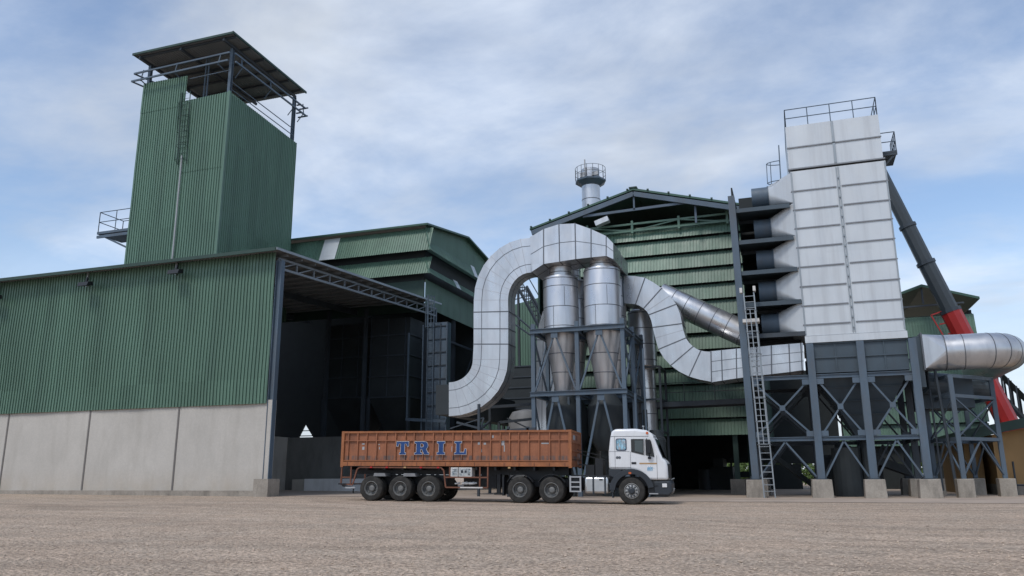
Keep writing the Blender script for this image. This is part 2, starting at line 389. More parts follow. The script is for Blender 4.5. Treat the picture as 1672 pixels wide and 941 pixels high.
pe = MB(); pe.beam((XC, 54.1, .1), (XC, 54.1, zr(54.1)-.3), .16); pe.build('canopy_post', 'steel', wh)
bk = MB()
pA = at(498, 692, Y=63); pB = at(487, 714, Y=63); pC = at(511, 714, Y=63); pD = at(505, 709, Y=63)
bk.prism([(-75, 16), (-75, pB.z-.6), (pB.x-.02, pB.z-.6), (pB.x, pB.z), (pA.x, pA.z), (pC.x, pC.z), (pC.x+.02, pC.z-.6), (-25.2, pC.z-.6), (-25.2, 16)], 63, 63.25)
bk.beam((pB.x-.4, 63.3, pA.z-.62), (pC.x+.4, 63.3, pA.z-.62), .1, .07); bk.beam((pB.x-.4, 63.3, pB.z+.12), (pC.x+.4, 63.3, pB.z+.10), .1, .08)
bk.build('back_wall', 'dark', wh)  # bay darkness put into the colour; notch shaped for the bright sky gap
MB().box(-60.2, -60, YW, 53, 0, 12.6).build('end_wall', 'green_dark', wh)
for x in (-28.6, -31.7, -37):
    MB().ibeam((x, 50, .1), (x, 50, zr(50)-.6), .22, .25, .03).build('bay_column', 'steel_dk', wh)
# floodlights under the eave
def floodlight(loc, label):
    t = thing('floodlight', loc, label, 'floodlight', 'floodlights under the warehouse eave'); p = V(loc)
    MB().beam(p+V((0, 0, .45)), p+V((0, 0, -.45)), .09).beam(p+V((0, 0, -.3)), p+V((.35, -.42, -.42)), .05).build('bracket', 'trim', t)
    b = MB(); c = p+V((.42, -.5, -.42))
    b.prism([(c.y-.22, c.z-.16), (c.y+.22, c.z-.08), (c.y+.16, c.z+.14), (c.y-.14, c.z+.07)], c.x-.36, c.x+.36, axis='X'); b.build('lamp_housing', 'black', t)
    MB().beam(c+V((0, .05, .05)), c+V((.0, .1, .38)), .09).build('swivel_arm', 'black', t)
p = at(143, 456, Y=33.85); floodlight(p, 'black floodlight below the warehouse eave, over the further concrete joint')
p = at(288, 436, Y=33.85); floodlight(p, 'black floodlight below the warehouse eave, directly under the corrugated tower')
p = at(-3, 478, Y=33.85); floodlight(p, 'black floodlight at the frame edge, farthest from the truck')

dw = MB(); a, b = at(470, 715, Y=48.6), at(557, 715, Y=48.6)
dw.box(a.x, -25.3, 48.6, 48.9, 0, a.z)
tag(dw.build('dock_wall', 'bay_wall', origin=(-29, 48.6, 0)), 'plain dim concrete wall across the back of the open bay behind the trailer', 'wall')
dw = MB(); dw.box(a.x-.35, a.x-.01, 40, 48.9, 0, a.z+.02)
tag(dw.build('return_wall', 'concrete', origin=(a.x, 45, 0)), 'paler concrete return wall just right of the warehouse corner post', 'wall')
bl = thing('concrete_block', (-30, 46.5, .17), 'long light grey concrete block at the foot of the dim bay wall', 'block')
c0 = at(497, 782, Y=46.5).x; c1 = at(476, 782, Y=46.5).x
MB().box(c0, -24.5, 46.5, 48.2, .1, .98).build('pale_block', 'block', bl)
MB().box(c1, c0-.02, 46.6, 48.2, .1, .95).build('grey_block', 'concrete', bl)

# bins standing in the bay
def bin_(x0, x1, y0, y1, zt, zb, ztip, label, mt='bin'):
    t = thing('storage_bin', ((x0+x1)/2, (y0+y1)/2, 0), label, 'storage bin', 'storage bins in the dark bay')
    b = MB(); b.box(x0, x1, y0, y1, zb, zt)
    k = 0; z = zb
    while z < zt: b.box(x0-.06, x1+.06, y0-.07, y0-.002, z, z+.1, 1); b.box(x1+.002, x1+.07, y0, y1, z, z+.1, 1); z += 1.5
    x = x0
    while x < x1: b.box(x, x+.08, y0-.06, y0-.002, zb, zt, 1); x += 1.4
    b.build('bin_shell', [mt, 'steel_dk'], t)
    h = MB(); cx_, cy_ = (x0+x1)/2, (y0+y1)/2
    h.loft([[V((x0, y0, zb-.01)), V((x1, y0, zb-.01)), V((x1, y1, zb-.01)), V((x0, y1, zb-.01))], [V((cx_-.4, cy_-.4, ztip)), V((cx_+.4, cy_-.4, ztip)), V((cx_+.4, cy_+.4, ztip)), V((cx_-.4, cy_+.4, ztip))]])
    h.build('hopper', mt, t)
    for x in (x0, x1):
        for y in (y0, y1): MB().beam((x, y, .1), (x, y, zb), .2).build('leg', 'steel_dk', t)
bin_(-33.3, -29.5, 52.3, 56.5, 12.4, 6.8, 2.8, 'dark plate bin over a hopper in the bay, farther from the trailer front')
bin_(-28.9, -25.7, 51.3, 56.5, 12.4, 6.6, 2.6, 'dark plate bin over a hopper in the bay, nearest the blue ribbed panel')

# ribbed panel casing with ladder at the canopy end
pn = thing('panel_casing', (-22.4, 50, .1), 'narrow blue grey ribbed steel casing where the canopy truss ends', 'casing')
q0, q1, YP = at(699, 528, Y=50), at(731, 528, Y=50), 50.0
pxs = lambda f: q0.x+(q1.x-q0.x)*f
b = MB(); b.box(q0.x, q1.x, YP, YP+.6, 3.0, q0.z)
for i in range(10): b.box(q0.x-.04, q1.x+.04, YP-.06, YP-.002, 3.0+i*.92, 3.07+i*.92, 1)
for i in range(4): b.box(pxs(i/3)-.03, pxs(i/3)+.03, YP-.08, YP-.061, 3.0, q0.z, 1)
b.build('casing', ['steel', 'steel_dk'], pn)
for i, f in enumerate((-.15, .12, .45, .75, 1.06)): MB().tube((pxs(f), YP-.3, .1), (pxs(f), YP-.3, 11.4 if i in (0, 4) else 3.4), .05).build('riser_pipe', 'steel', pn)
b = MB(); caged_ladder(b, (pxs(.3), YP-.5, .1), (pxs(.3), YP-.5, 13.4), .45, (0, -1, 0), X3, from_z=11); b.build('ladder', 'steel', pn)
b = MB(); b.beam((pxs(-.9), YP-.4, 4.9), (pxs(1.1), YP-.4, 4.7), .12, .2); b.beam((pxs(-.85), YP-.4, 4.9), (pxs(-.85), YP-.4, 10.9), .1); b.build('bracket_arm', 'steel', pn)
b = MB(); b.box(pxs(-.2), pxs(1.1), YP-.4, YP-.32, 2.9, 3.0); b.build('foot_rail', 'steel', pn)

# ------------------------------------------------------------------ elevator tower
YT = 42.0; xa, xb = -43.45, -35.6; ym = 50.2
tw = thing('elevator_tower', (-39.5, 46, 0), 'tall green ribbed tower with an open roofed deck, rising behind the warehouse', 'tower')
xm = -39.42
MB().corr((xa, YT, 0), X3, xm-xa, 12.5, 27.2, -Y3, .21, .05, rows=10, wob=.010, seed=3).corr((xa, YT-.022, 0), X3, xm-xa, 27.12, 29.54, -Y3, .21, .05, rows=2, wob=.010, z1e=29.45, seed=3).build('front_cladding', 'green', tw)
MB().corr((xm, YT, 0), X3, xb-xm, 12.5, 22.0, -Y3, .21, .05, rows=8, wob=.012, seed=4).corr((xm, YT-.022, 0), X3, xb-xm, 21.92, 27.48, -Y3, .21, .05, rows=4, wob=.012, z1e=27.55, seed=4).build('front_cladding', 'green', tw)
MB().corr((xb, YT, 0), Y3, ym-YT, 12.5, 27.55, X3, .21, .05, rows=10, wob=.008, z1e=27.0, seed=5).build('side_cladding', 'green', tw)
MB().box(xa, xa+.05, YT+.01, ym, 12.5, 29.4).build('side_cladding', 'green', tw)
MB().box(xa+.06, xb-.03, ym-.05, ym, 12.5, 26.9).build('rear_cladding', 'green', tw)
MB().box(xa+.06, xb-.03, YT+.1, ym-.06, 22.6, 22.7).build('deck', 'steel_dk', tw)
MB().box(xb-.09, xb+.06, YT-.06, YT+.09, 12.5, 27.6).build('corner_trim', 'green', tw)
zr2 = lambda y: 31.45-.03*(y-41)
MB().corr((-43.7, 41.0, zr2(41)), X3, 8.8, 0, 9.0, V((0, .03, 1)), .22, .04, up=V((0, 1, -.03)), rows=2, wob=0).build('roof', 'under', tw)
b = MB(); b.box(-43.75, -34.85, 40.93, 41.02, 31.36, 31.52); b.beam((-34.87, 40.95, 31.48), (-34.87, 50.05, 31.2), .08, .16); b.beam((-43.72, 40.95, 31.46), (-43.72, 50.05, 31.2), .08, .14); b.build('roof_fascia', 'green_dark', tw)
b = MB()
for i in range(6): b.box(-43.6, -34.95, 41.3+i*1.6, 41.4+i*1.6, zr2(41.3+i*1.6)-.18, zr2(41.3+i*1.6)-.03)
for x in (-43.2, -39.5, -35.75): b.beam((x, 41.1, zr2(41.1)-.28), (x, 49.9, zr2(49.9)-.28), .14, .2)
b.build('roof_beams', 'steel_dk', tw)
for x, y in ((-43.2, 42.25), (-35.85, 42.25), (-35.85, 49.9), (-43.2, 49.9)):
    MB().ibeam((x, y, 26), (x, y, zr2(y)-.3), .22, .24, .03).build('post', 'steel', tw)
b = MB()
for z, o in ((30.25, .75), (29.55, 1.05)):
    b.beam((-43.45-.6, 42-o*.55, z), (-35.6+o*.1, 42-o*.55, z+.12), .10, .12)
    b.beam((-35.6+o*.45, 42-o*.2, z+.12), (-35.6+o*.45, 50.6, z-.1), .10, .12)
    b.beam((-43.45-.6, 42-o*.55, z), (-43.45-.1, 43.5, z), .09)
    b.beam((-35.9, 50.6, z-.1), (-35.0, 50.6, z-.1), .09); b.beam((-35.6, 49.9, z-.1), (-35.2, 49.9, z-.1), .09)
for x in (-43.3, -40.2, -36.4): b.beam((x, 41.5, 29.5), (x+.12, 41.6, 30.4), .06); b.beam((x, 41.5, 29.6), (x+.1, 42.3, 29.3), .06)
for y in (42.6, 46, 49, 50.3): b.beam((-35.2, y, 29.6), (-35.3, y, 30.4), .06); b.beam((-35.15, y, 29.6), (-35.75, y, 28.9), .05)
b.build('guard_frame', 'steel', tw)
b = MB()
for i in range(3):
    z = 27.9+i*.55; b.beam((-39.3, 42.1, z+.8), (-35.9, 42.1, z+.85), .045) if i == 1 else None
    b.beam((-35.75, 42.3, z), (-35.75, 49.9, z-.35), .05) if i < 2 else None
for x in (-38.75, -38.5): b.beam((x, 43, 27.0), (x, 43, 31.2), .08)
b.build('deck_railing', 'steel', tw)
b = MB(); caged_ladder(b, at(297, 268, Y=YT-.12), at(304, 150, Y=YT-.12), .75, (0, -1, 0), X3, rung=.42, from_z=.2, r=.022, cr=.28); b.build('caged_ladder', 'green_dark', tw)
b = MB(); b.tube(at(281, 425, Y=YT-.14), at(297, 254, Y=YT-.14), .055, 8); b.build('downpipe', 'lgrey', tw)
eq = MB(); eq.loft([[V((x, y, z)) for x, z in ((-37.6, 26.5), (-36.3, 26.5), (-36.3, 27.6), (-37.0, 28.2), (-37.6, 27.8))] for y in (45.5, 48.8)]); eq.build('head_drive', 'lgrey', tw)
b = MB(); x0 = -46.6
b.box(x0, xa, 42.3, 44.6, 18.3, 18.48); b.beam((x0+.15, 42.5, 18.3), (xa, 42.5, 16.9), .12); b.beam((x0, 42.35, 18.1), (xa, 42.35, 18.1), .1, .2)
bal = b.build('balcony', 'steel', tw)
b = MB(); railing(b, [(xa, 44.5, 18.48), (x0+.05, 44.5, 18.48), (x0+.05, 42.35, 18.48), (xa, 42.35, 18.48)], 1.5, .03, 1, 1.6); b.build('railing', 'steel', bal)

# ------------------------------------------------------------------ processing shed behind the canopy
sh = thing('processing_shed', (-25, 52, 0), 'green gabled shed with flared sheet skirts below its roof, between tower and big silver duct', 'shed')
XS, YS = -25.0, 52.0; ye, yr, yb = 51.4, 59.6, 67.8
zrf = lambda y: 19.42+1.26*(y-ye)/(yr-ye) if y < yr else 20.68-1.26*(y-yr)/(yb-yr)
b = MB()
b.loft([[V((x, ye, 19.36)), V((x, yr, 20.62)), V((x, yb, 19.36)), V((x, yb, 19.50)), V((x, yr, 20.76)), V((x, ye, 19.50))] for x in (-49, XS+.45)])
b.build('roof', 'green_roof', sh)
MB().corr((XS+.02, YS, 0), Y3, yr-YS, 17.6, 19.45, X3, .2, .03, rows=2, z1e=20.6, wob=.004).corr((XS+.02, yr, 0), Y3, yb-.3-yr, 17.6, 20.6, X3, .2, .03, rows=2, z1e=19.4, wob=.004).build('gable_wall', 'green', sh)
MB().box(-49, XS-.02, YS, YS+.15, 15.3, 19.3).build('upper_wall', 'dark', sh)  # wall behind the skirts, coloured near black for the shade there
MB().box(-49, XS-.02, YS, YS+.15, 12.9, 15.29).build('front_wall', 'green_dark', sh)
MB().box(XS-.17, XS-.01, YS+.16, 67.5, 15.45, 19.3).build('side_wall', 'dark', sh)  # shade in the side skirt gap put into the wall colour
MB().corr((XS, YS+.2, 0), Y3, 16, 13.3, 15.4, X3, .2, .03, rows=2, wob=.004).build('side_band', 'green', sh)
for zt, zb_, o in ((19.25, 17.35, .72), (17.0, 15.6, .66)):
    L_ = math.hypot(zt-zb_, o)
    up = V((0, o, zt-zb_)).normalized(); nrm = V((0, -(zt-zb_), o)).normalized()
    MB().corr((-49, YS-.08-o, zb_), X3, 49+XS+o, 0, L_, nrm, .2, .03, up=up, rows=3, wob=.006, seed=8).build('front_skirt', 'green', sh)
    oi = .42; zs = zb_+(zt-zb_)*(1-oi/o); L_ = math.hypot(zs-zb_, o-oi)
    up = V((-(o-oi), 0, zs-zb_)).normalized(); nrm = V((zs-zb_, 0, o-oi)).normalized()
    MB().corr((XS+.08+o, YS-o, zb_), Y3, 15.5+o, 0, L_, nrm, .2, .03, up=up, rows=3, wob=.006, seed=9).build('side_skirt', 'green', sh)
    b = MB(); b.beam((XS+.06+o, YS-.06-o, zb_-.02), (XS+.1, YS-.1, zt), .10, .08); b.build('hip_trim', 'green', sh)
def strip(px0, px1, zt, zb_, o, side=False):
    k = .05
    if not side:
        a, c = at(px0, 400, Y=YS-.5).x, at(px1, 400, Y=YS-.5).x
        return MB().loft([[V((a, YS-.08-o-k, zb_+.02)), V((c, YS-.08-o-k, zb_+.02)), V((c, YS-.08-k, zt)), V((a, YS-.08-k, zt))], [V((a, YS-.05-o-k, zb_+.02)), V((c, YS-.05-o-k, zb_+.02)), V((c, YS-.05-k, zt)), V((a, YS-.05-k, zt))]])
    return MB().loft([[V((XS+.08+o+k, px0, zb_)), V((XS+.08+o+k, px1, zb_)), V((XS+.08+k+.3, px1, zt)), V((XS+.08+k+.3, px0, zt))], [V((XS+.05+o+k, px0, zb_)), V((XS+.05+o+k, px1, zb_)), V((XS+.05+k+.3, px1, zt)), V((XS+.05+k+.3, px0, zt))]])
strip(526, 551, 19.25, 17.35, .72).build('translucent_sheet', 'translucent', sh)
strip(60.0, 60.8, 18.4, 17.35, .72, True).build('translucent_sheet', 'translucent', sh)
strip(56.4, 57.2, 16.3, 15.6, .66, True).build('translucent_sheet', 'translucent', sh)
for y in (53, 58, 63, 67):
    MB().ibeam((XS-.2, y, .1), (XS-.2, y, 13.3), .25, .28, .03).build('column', 'steel_dk', sh)
MB().beam((XS, 53.5, 11.4), (XS, 67, 11.4), .12, .16).beam((XS, 53.5, 6.4), (XS, 67, 6.4), .12, .16).beam((XS, 58, 6.4), (XS, 62, 11.4), .08).build('side_beams', 'steel_dk', sh)
b = MB(); b.box(-24.9, -20.5, 63.5, 63.8, 0, 13.2)
for i in range(9): b.box(-24.9, -20.5, 63.44, 63.5, 1+i*1.4, 1.1+i*1.4, 1)
for i in range(4): b.box(-24.8+i*1.3, -24.7+i*1.3, 63.42, 63.5, 0, 13.2, 1)
b.build('rear_panel', ['dark', 'steel_dk'], sh)

# ------------------------------------------------------------------ boiler hall
HX0, HX1, HY = -15.0, -1.6, 48.2
hl = thing('boiler_hall', (-8.3, HY, 0), 'big gabled hall with stacked green louvre sheets across its front, behind the cyclones', 'hall')
zh = lambda x: 18.45-.275*abs(x+8.3)
b = MB()
pf = [(-15.1, zh(-15.1)), (-8.3, 18.45), (-1.0, zh(-1.0)), (-1.0, zh(-1.0)+.12), (-8.3, 18.58), (-15.1, zh(-15.1)+.12)]
b.prism(pf, 46.9, 76); b.build('roof', 'green_roof', hl)
b = MB()
for x in [-15.0+i*1.27 for i in range(12)]: b.beam((x, 46.84, zh(x)+.16), (x, 46.96, zh(x)+.16), .12, .1)
b.box(-8.55, -8.05, 46.85, 76, 18.58, 18.66); b.build('roof_purlin_ends', 'green_dark', hl)
for s in (-1, 1): MB().beam((-8.3+s*6.7, 47.0, zh(-1.6)-.22), (-8.3, 47.0, 18.22), .14, .3).build('rafter', 'steel', hl)
MB().beam((-11.6, 47.1, 17.15), (-5.0, 47.1, 17.3), .10, .16).beam((-8.3, 47.1, 17.2), (-8.3, 47.1, 18.2), .1).beam((-4.6, 47.3, 17.1), (-4.6, 47.3, 16.0), .12).build('gable_tie', 'steel', hl)
lo = .30
up = V((0, lo, 1.12)).normalized(); nrm = V((0, -1.12, lo)).normalized()
lp = MB().corr((HX0+.6, HY-lo, 15.42), X3, HX1-HX0-1.1, 0, .95, nrm, .19, .024, up=up, rows=2, wob=.003, seed=11).build('louvre_sheet', 'green', hl, origin=(HX0, HY, 15.42))
for i in range(1, 13): dup(lp, (0, 0, -1.0075*i), hl)
MB().box(HX0+.3, HX1-.3, HY+.12, HY+.2, 3.6, 15.9).build('louvre_gap_shade', 'dark', hl)  # near-black sheet that paints the shade between the louvres
MB().box(HX0, HX0+.1, HY, 75, 3.2, 16.4).build('side_wall', 'green_dark', hl)
MB().box(HX1, HX1+.1, HY, 75, 3.2, 16.4).build('side_wall', 'green_dark', hl)
MB().box(HX0, HX1, 75, 75.1, 3.4, 18).build('rear_wall', 'dark', hl)
b = MB()
za, zc = 16.05, 16.5
for z in (za, zc): b.beam((HX0+.5, HY-.42, z-.02), (HX1-.4, HY-.42, z+.04), .10, .12)
xs_ = [HX0+.6+i*2.9 for i in range(5)]
for i, x in enumerate(xs_):
    b.beam((x, HY-.42, 15.9), (x, HY-.42, 16.72), .14)
    if i < 4: b.beam((x, HY-.42, zc if i % 2 else za), (xs_[i+1], HY-.42, za if i % 2 else zc), .07)
b.build('top_rail', 'green', hl)
for x, y in ((-3.25, 48.4), (-7.7, 50.9), (-12.6, 48.6), (-3.2, 62), (-12.6, 62)):
    c = MB().ibeam((x, y, .85), (x, y, 15.9), .28, .3, .035).build('column', 'green_dark', hl)
    MB().box(x-.4, x+.4, y-.4, y+.4, -.1, .86).build('footing', 'concrete_dk', c)
MB().beam((HX0, HY+.4, 3.5), (HX1, HY+.4, 3.5), .2, .3).build('lintel_beam', 'green_dark', hl)
MB().box(-14, at(1172, 780, Y=66).x, 66, 66.2, 0, 3.4).box(at(1172, 780, Y=66).x, -1.7, 66, 66.2, 2.0, 3.4).box(at(1183, 780, Y=66).x-.9, -1.7, 66, 66.2, .9, 1.35).build('added_dark_wall', 'dark', hl)  # added dark wall, keeps the hall opening dark against the bright background
tag(MB().box(-6.2, -4.6, 63, 66, 0, 1.7).box(-5.9, -5.2, 62.4, 66, 1.7, 2.3).lathe([(.45, 0), (.45, 1.5)], (-6.6, 62.5, 0)).beam((-4.6, 62.5, 0), (-4.6, 62.5, 2.3), .14).beam((-7.3, 62.3, .9), (-4.6, 62.3, .9), .12).build('machine_base', 'bin', origin=(-5.5, 64, 0)), 'dark machine block on the floor inside the hall opening', 'machine')
fl2 = MB(); c = at(984, 364, Y=47.2); fl2.beam(c+V((-.42, -.1, -.1)), c+V((.42, -.1, .16)), .5, .32)
t = fl2.build('gable_lamp', 'white', origin=c); tag(t, 'small pale box lamp hanging tilted under the hall gable', 'lamp')
wl = thing('walkway', (-5.4, 45.6, 4.9), 'dark steel walkway with thin handrail crossing under the silver S duct', 'walkway')
MB().box(-8.9, -2.3, 45, 46.4, 4.98, 5.06).beam((-8.9, 45, 4.9), (-2.3, 45, 4.98), .1, .28).beam((-8.9, 46.4, 4.9), (-2.3, 46.4, 4.98), .1, .28).build('deck', 'steel_dk', wl)
b = MB(); railing(b, [(-8.9, 45.05, 5.06), (-2.3, 45.05, 5.06)], 1.05, .022, 1, 1.6); b.build('handrail', 'steel_dk', wl)
for x in (-8.7, -7.2): MB().beam((x, 45.3, 0), (x, 45.3, 4.9), .13).build('post', 'steel_dk', wl)

# low annex between shed and hall, stair, clutter
an = MB(); a, c = at(835, 499, Y=55), at(905, 477, Y=55)
an.corr((a.x-2.5, 55, 0), X3, c.x-a.x+3.5, 1.5, a.z-.5, -Y3, .2, .03, rows=3, z1e=c.z+.1); an.box(a.x-2.5, c.x+1, 55.05, 66, 1.5, a.z-.4)
tag(an.build('low_annex', ['green'], origin=(a.x, 55, 0)), 'plain green sheet annex seen through the loop of the big silver duct', 'annex')
st = MB(); p, q = at(846, 470, Y=51), at(886, 545, Y=47)
for o in (V((0, 0, 0)), V((.5, .4, .1))):
    st.beam(p+o, q+o, .10, .22); st.beam(p+o+V((0, 0, .9)), q+o+V((0, 0, .9)), .05)
for i in range(12):
    c = p.lerp(q, i/11); st.beam(c, c+V((.5, .4, .1)), .06); st.beam(c, c+V((0, 0, .9)), .05)
st.beam(at(838, 512, Y=50), at(884, 552, Y=47), .08); st.beam(at(838, 528, Y=50), at(884, 560, Y=47), .08); st.beam(at(850, 452, Y=51), p, .08)
st.beam(at(838, 478, Y=51), at(862, 472, Y=51), .06); st.beam(at(838, 490, Y=51), at(868, 482, Y=51), .06)
st.beam(q, q+V((0, .4, -8)), .12); st.beam(p, p+V((0, .4, -11)), .14)
tag(st.build('inclined_stair', 'steel_dk', origin=(p.x, p.y, 0)), 'dark inclined ladder stair against the green annex inside the duct loop', 'stair')
cb = MB(); a, c = at(818, 600, Y=50), at(873, 668, Y=50); cb.box(a.x, c.x, 50, 53, c.z, a.z)
for i in range(5): cb.box(a.x-.03, c.x+.03, 49.94, 50, c.z+i*.7, c.z+.08+i*.7, 1)
cb.beam((a.x+.1, 50.2, .1), (a.x+.1, 50.2, c.z), .15).beam((c.x-.1, 50.2, .1), (c.x-.1, 50.2, c.z), .15)
tag(cb.build('dark_cabin', ['bin', 'steel_dk'], origin=(a.x, 50, 0)), 'dark ribbed cabin raised on posts right of the big duct bend', 'cabin')
tk = MB(); c = at(860, 690, Y=48); tk.lathe([(1.15, 0.1), (1.15, 4.6), (.9, 5.0), (.3, 5.15)], (c.x, 48, 0), 28); 
tag(tk.build('grey_tank', 'tankgrey', smooth=True, origin=(c.x, 48, 0)), 'grey upright tank, shadow painted in, low behind the trailer, left of the cyclone frame', 'tank')  # shadow behind the trailer is put into the tank's grey
pr_ = MB()
pr_.beam(at(746, 690, Y=38.2), at(800, 704, Y=38.2), .10); pr_.beam(at(735, 700, Y=38.5), at(790, 682, Y=38.5), .05)
pr_.beam(at(782, 660, Y=38.0), at(782, 704, Y=38.0), .12); pr_.beam(at(790, 683, Y=38.1), at(783, 706, Y=38.1), .08)
for px in (782, 830, 862): q = at(px, 700, Y=38.3); pr_.beam((q.x, 38.3, .1), (q.x, 38.3, q.z+.1), .12)
pr_.beam(at(782, 706, Y=38.3), at(875, 700, Y=38.3), .12); pr_.beam(at(782, 704, Y=38.3), at(800, 688, Y=44), .1).beam(at(815, 690, Y=44), at(872, 684, Y=44), .14); pr_.beam(at(828, 683, Y=44), at(872, 704, Y=44), .07)
pr_.beam(at(800, 665, Y=44), at(872, 660, Y=44), .16)
q = at(815, 690, Y=44); pr_.beam((q.x, 44, .1), q, .14); q = at(871, 700, Y=44); pr_.beam((q.x, 44, .1), (q.x, 44, 5), .14); q = at(800, 665, Y=44); pr_.beam((q.x, 44, .1), q, .14)
tag(pr_.build('steel_rack', 'steel_dk', origin=(-14, 40, .1)), 'low dark steel rack under the big duct bend, just above the trailer', 'rack')

# ------------------------------------------------------------------ chimney
ch = thing('chimney', (-14.05, 60, 0), 'round silver chimney with a ringed platform, behind the hall roof', 'chimney')
b = MB().lathe([(.74, 0), (.74, 25.45)], (-14.05, 60, 0), 28)
for z in (19.8, 21.3, 22.8, 24.0): b.lathe([(.76, z), (.76, z+.05)], (-14.05, 60, 0), 28, 1)
b.build('shaft', ['alu_shiny', 'seam'], ch, smooth=True)
b = MB(); b.lathe([(.75, 24.0), (1.27, 24.36), (1.27, 24.5), (.75, 24.5)], (-14.05, 60, 0), 8, cap=False); b.build('platform', 'steel', ch)
b = MB(); pts = [(-14.05+1.24*math.cos(R(i*22.5)), 60+1.24*math.sin(R(i*22.5)), 24.5) for i in range(17)]; railing(b, pts, 1.05, .02, 1, 2); b.build('railing', 'trim', ch)
b = MB(); b.box(-14.7, -14.3, 59.0, 59.2, 24.55, 24.95).box(-13.7, -13.2, 59.0, 59.2, 24.6, 24.9); b.beam((-14.3, 59.2, 24.5), (-14.3, 59.2, 26.1), .1); b.build('beacon_box', 'lgrey', ch)
# ------------------------------------------------------------------ silver ducts
def duct_mesh(pairs, y0, depth, seams=(), longs=(), lseams=(), yf=None, side_long=(), closed=True):
    """rectangular cladding duct: pairs of (outer, inner) world points on the front plane y0"""
    b = MB(); rings = []
    for i, (O, I) in enumerate(pairs):
        f0 = (yf[i] if yf else y0); f1 = y0+depth+(y0-f0 if yf else 0)
        rings.append([V((O.x, f0, O.z)), V((I.x, f0, I.z)), V((I.x, f1, I.z)), V((O.x, f1, O.z))])
    b.loft(rings, 0)
    for i in list(seams)+[('l', k) for k in lseams]:
        mi_ = 1; hw, pr_o = .028, .028
        if isinstance(i, tuple): i = i[1]; mi_ = 2; hw, pr_o = .014, .010
        r = rings[i]; c = sum(r, V())/4
        j = i+1 if i+1 < len(rings) else i-1
        d = (sum(rings[j], V())/4-c).normalized()*hw
        big = [c+(p-c)*1.0+(p-c).normalized()*pr_o for p in r]
        b.loft([[p-d for p in big], [p+d for p in big]], mi_)
    for t in longs:
        for r, s in zip(rings, rings[1:]):
            p = r[0].lerp(r[1], t); q = s[0].lerp(s[1], t); b.beam(p-V((0, .004, 0)), q-V((0, .004, 0)), .026, .024, 1, up=Y3)
    for t in side_long:
        for r, s in zip(rings, rings[1:]):
            p = r[1].lerp(r[2], t); q = s[1].lerp(s[2], t); b.beam(p, q, .03, .03, 1)
            p = r[0].lerp(r[3], t); q = s[0].lerp(s[3], t); b.beam(p, q, .03, .03, 1)
    return b
def c6(x, y): return 720+x/2.4763, 340+y/2.4763
def c7(x, y): return 990+x/2.851, 390+y/2.851
YD = 39.2
def arc_pairs(cx, cy, ro, ri, a0, a1, n, ry=1.):
    out = []
    for i in range(n+1):
        a = R(a0+(a1-a0)*i/n); out.append(((cx+ro*math.cos(a), cy-ro*ry*math.sin(a)), (cx+ri*math.cos(a), cy-ri*ry*math.sin(a))))
    return out
# lower bend (outer edge is below/right), rising leg, upper bend (outer edge is above/left)
pp = []
low = arc_pairs(32, 612, 239, 97, -90, 0, 8, .96)     # outer,inner : outer on the right
pp += low
rise = [((272, 550), (132, 550)), ((272, 488), (132, 488)), ((272, 418), (132, 421))]
pp += rise
up_ = [((271, 372), (133, 372))]
for i in range(1, 9):
    a = R(180-90*i/8); up_.append(((366+95*math.cos(a), 372-112*math.sin(a)), (366+233*math.cos(a), 372-252*math.sin(a))))
pp += up_
pairs = [(at(*c6(*o), Y=YD), at(*c6(*i_), Y=YD)) for o, i_ in pp]
gd = thing('gooseneck_duct', (-14.5, 40, 3.6), 'huge silver rectangular duct looping up and over the cyclones like a swan neck', 'duct')
b = duct_mesh(pairs, YD, 1.15, (9, 10, 11, 20), (.235, .765), lseams=(1, 2, 3, 4, 5, 6, 7, 8, 12, 13, 14, 15, 16, 17, 18, 19), side_long=(.5,))
MB().box(pairs[0][0].x-.8, pairs[0][0].x-.02, YD+.05, 53, pairs[0][0].z+.1, pairs[0][1].z-.1).build('rear_leg', 'bin', gd)
b.build('duct_body', ['alu', 'seam', 'seam_l'], gd)
hp = [((360, 117), (366, 258)), ((415, 85), (415, 226)), ((477, 65), (480, 216)), ((542, 62), (545, 206)), ((607, 85), (607, 199)), ((668, 113), (668, 193)), ((696, 142), (697, 206))]
pairs = [(at(*c6(*o), Y=YD-.35), at(*c6(*i_), Y=YD-.35)) for o, i_ in hp]
duct_mesh(pairs, YD-.35, 2.0, (1, 2, 3, 4, 5), (.5,), side_long=(.5,)).build('header_box', ['alu', 'seam', 'seam_l'], gd)
hp2 = [((540, 70), (545, 205)), ((607, 92), (607, 200)), ((668, 118), (668, 195)), ((696, 148), (697, 208))]
pairs = [(at(*c6(*o), Y=YD-.35), at(*c6(*i_), Y=YD-.35)) for o, i_ in hp2]
duct_mesh(pairs, 41.0, 1.7, (1, 2), (.5,)).build('rear_header', ['alu', 'seam', 'seam_l'], gd)
# second smaller duct rising behind the frame
sd = thing('rear_duct', (-13, 44, 0), 'silver duct mostly hidden behind the cyclones, its rounded shoulder left of them', 'duct')
q = lambda x, y: at(x, y, Y=43.8)
prs = [((905, 760), (874, 760)), ((905, 640), (875, 640)), ((906, 590), (876, 590)), ((907, 555), (877, 555)), ((908, 540), (880, 530)), ((912, 528), (886, 510)), ((922, 520), (900, 494)), ((940, 518), (920, 486)), ((990, 516), (985, 484))]
duct_mesh([(q(*o), q(*i_)) for o, i_ in prs], 43.8, 1.1, (1, 2, 3, 5, 7), (.33, .66)).build('duct_body', ['alu', 'seam', 'seam_l'], sd)

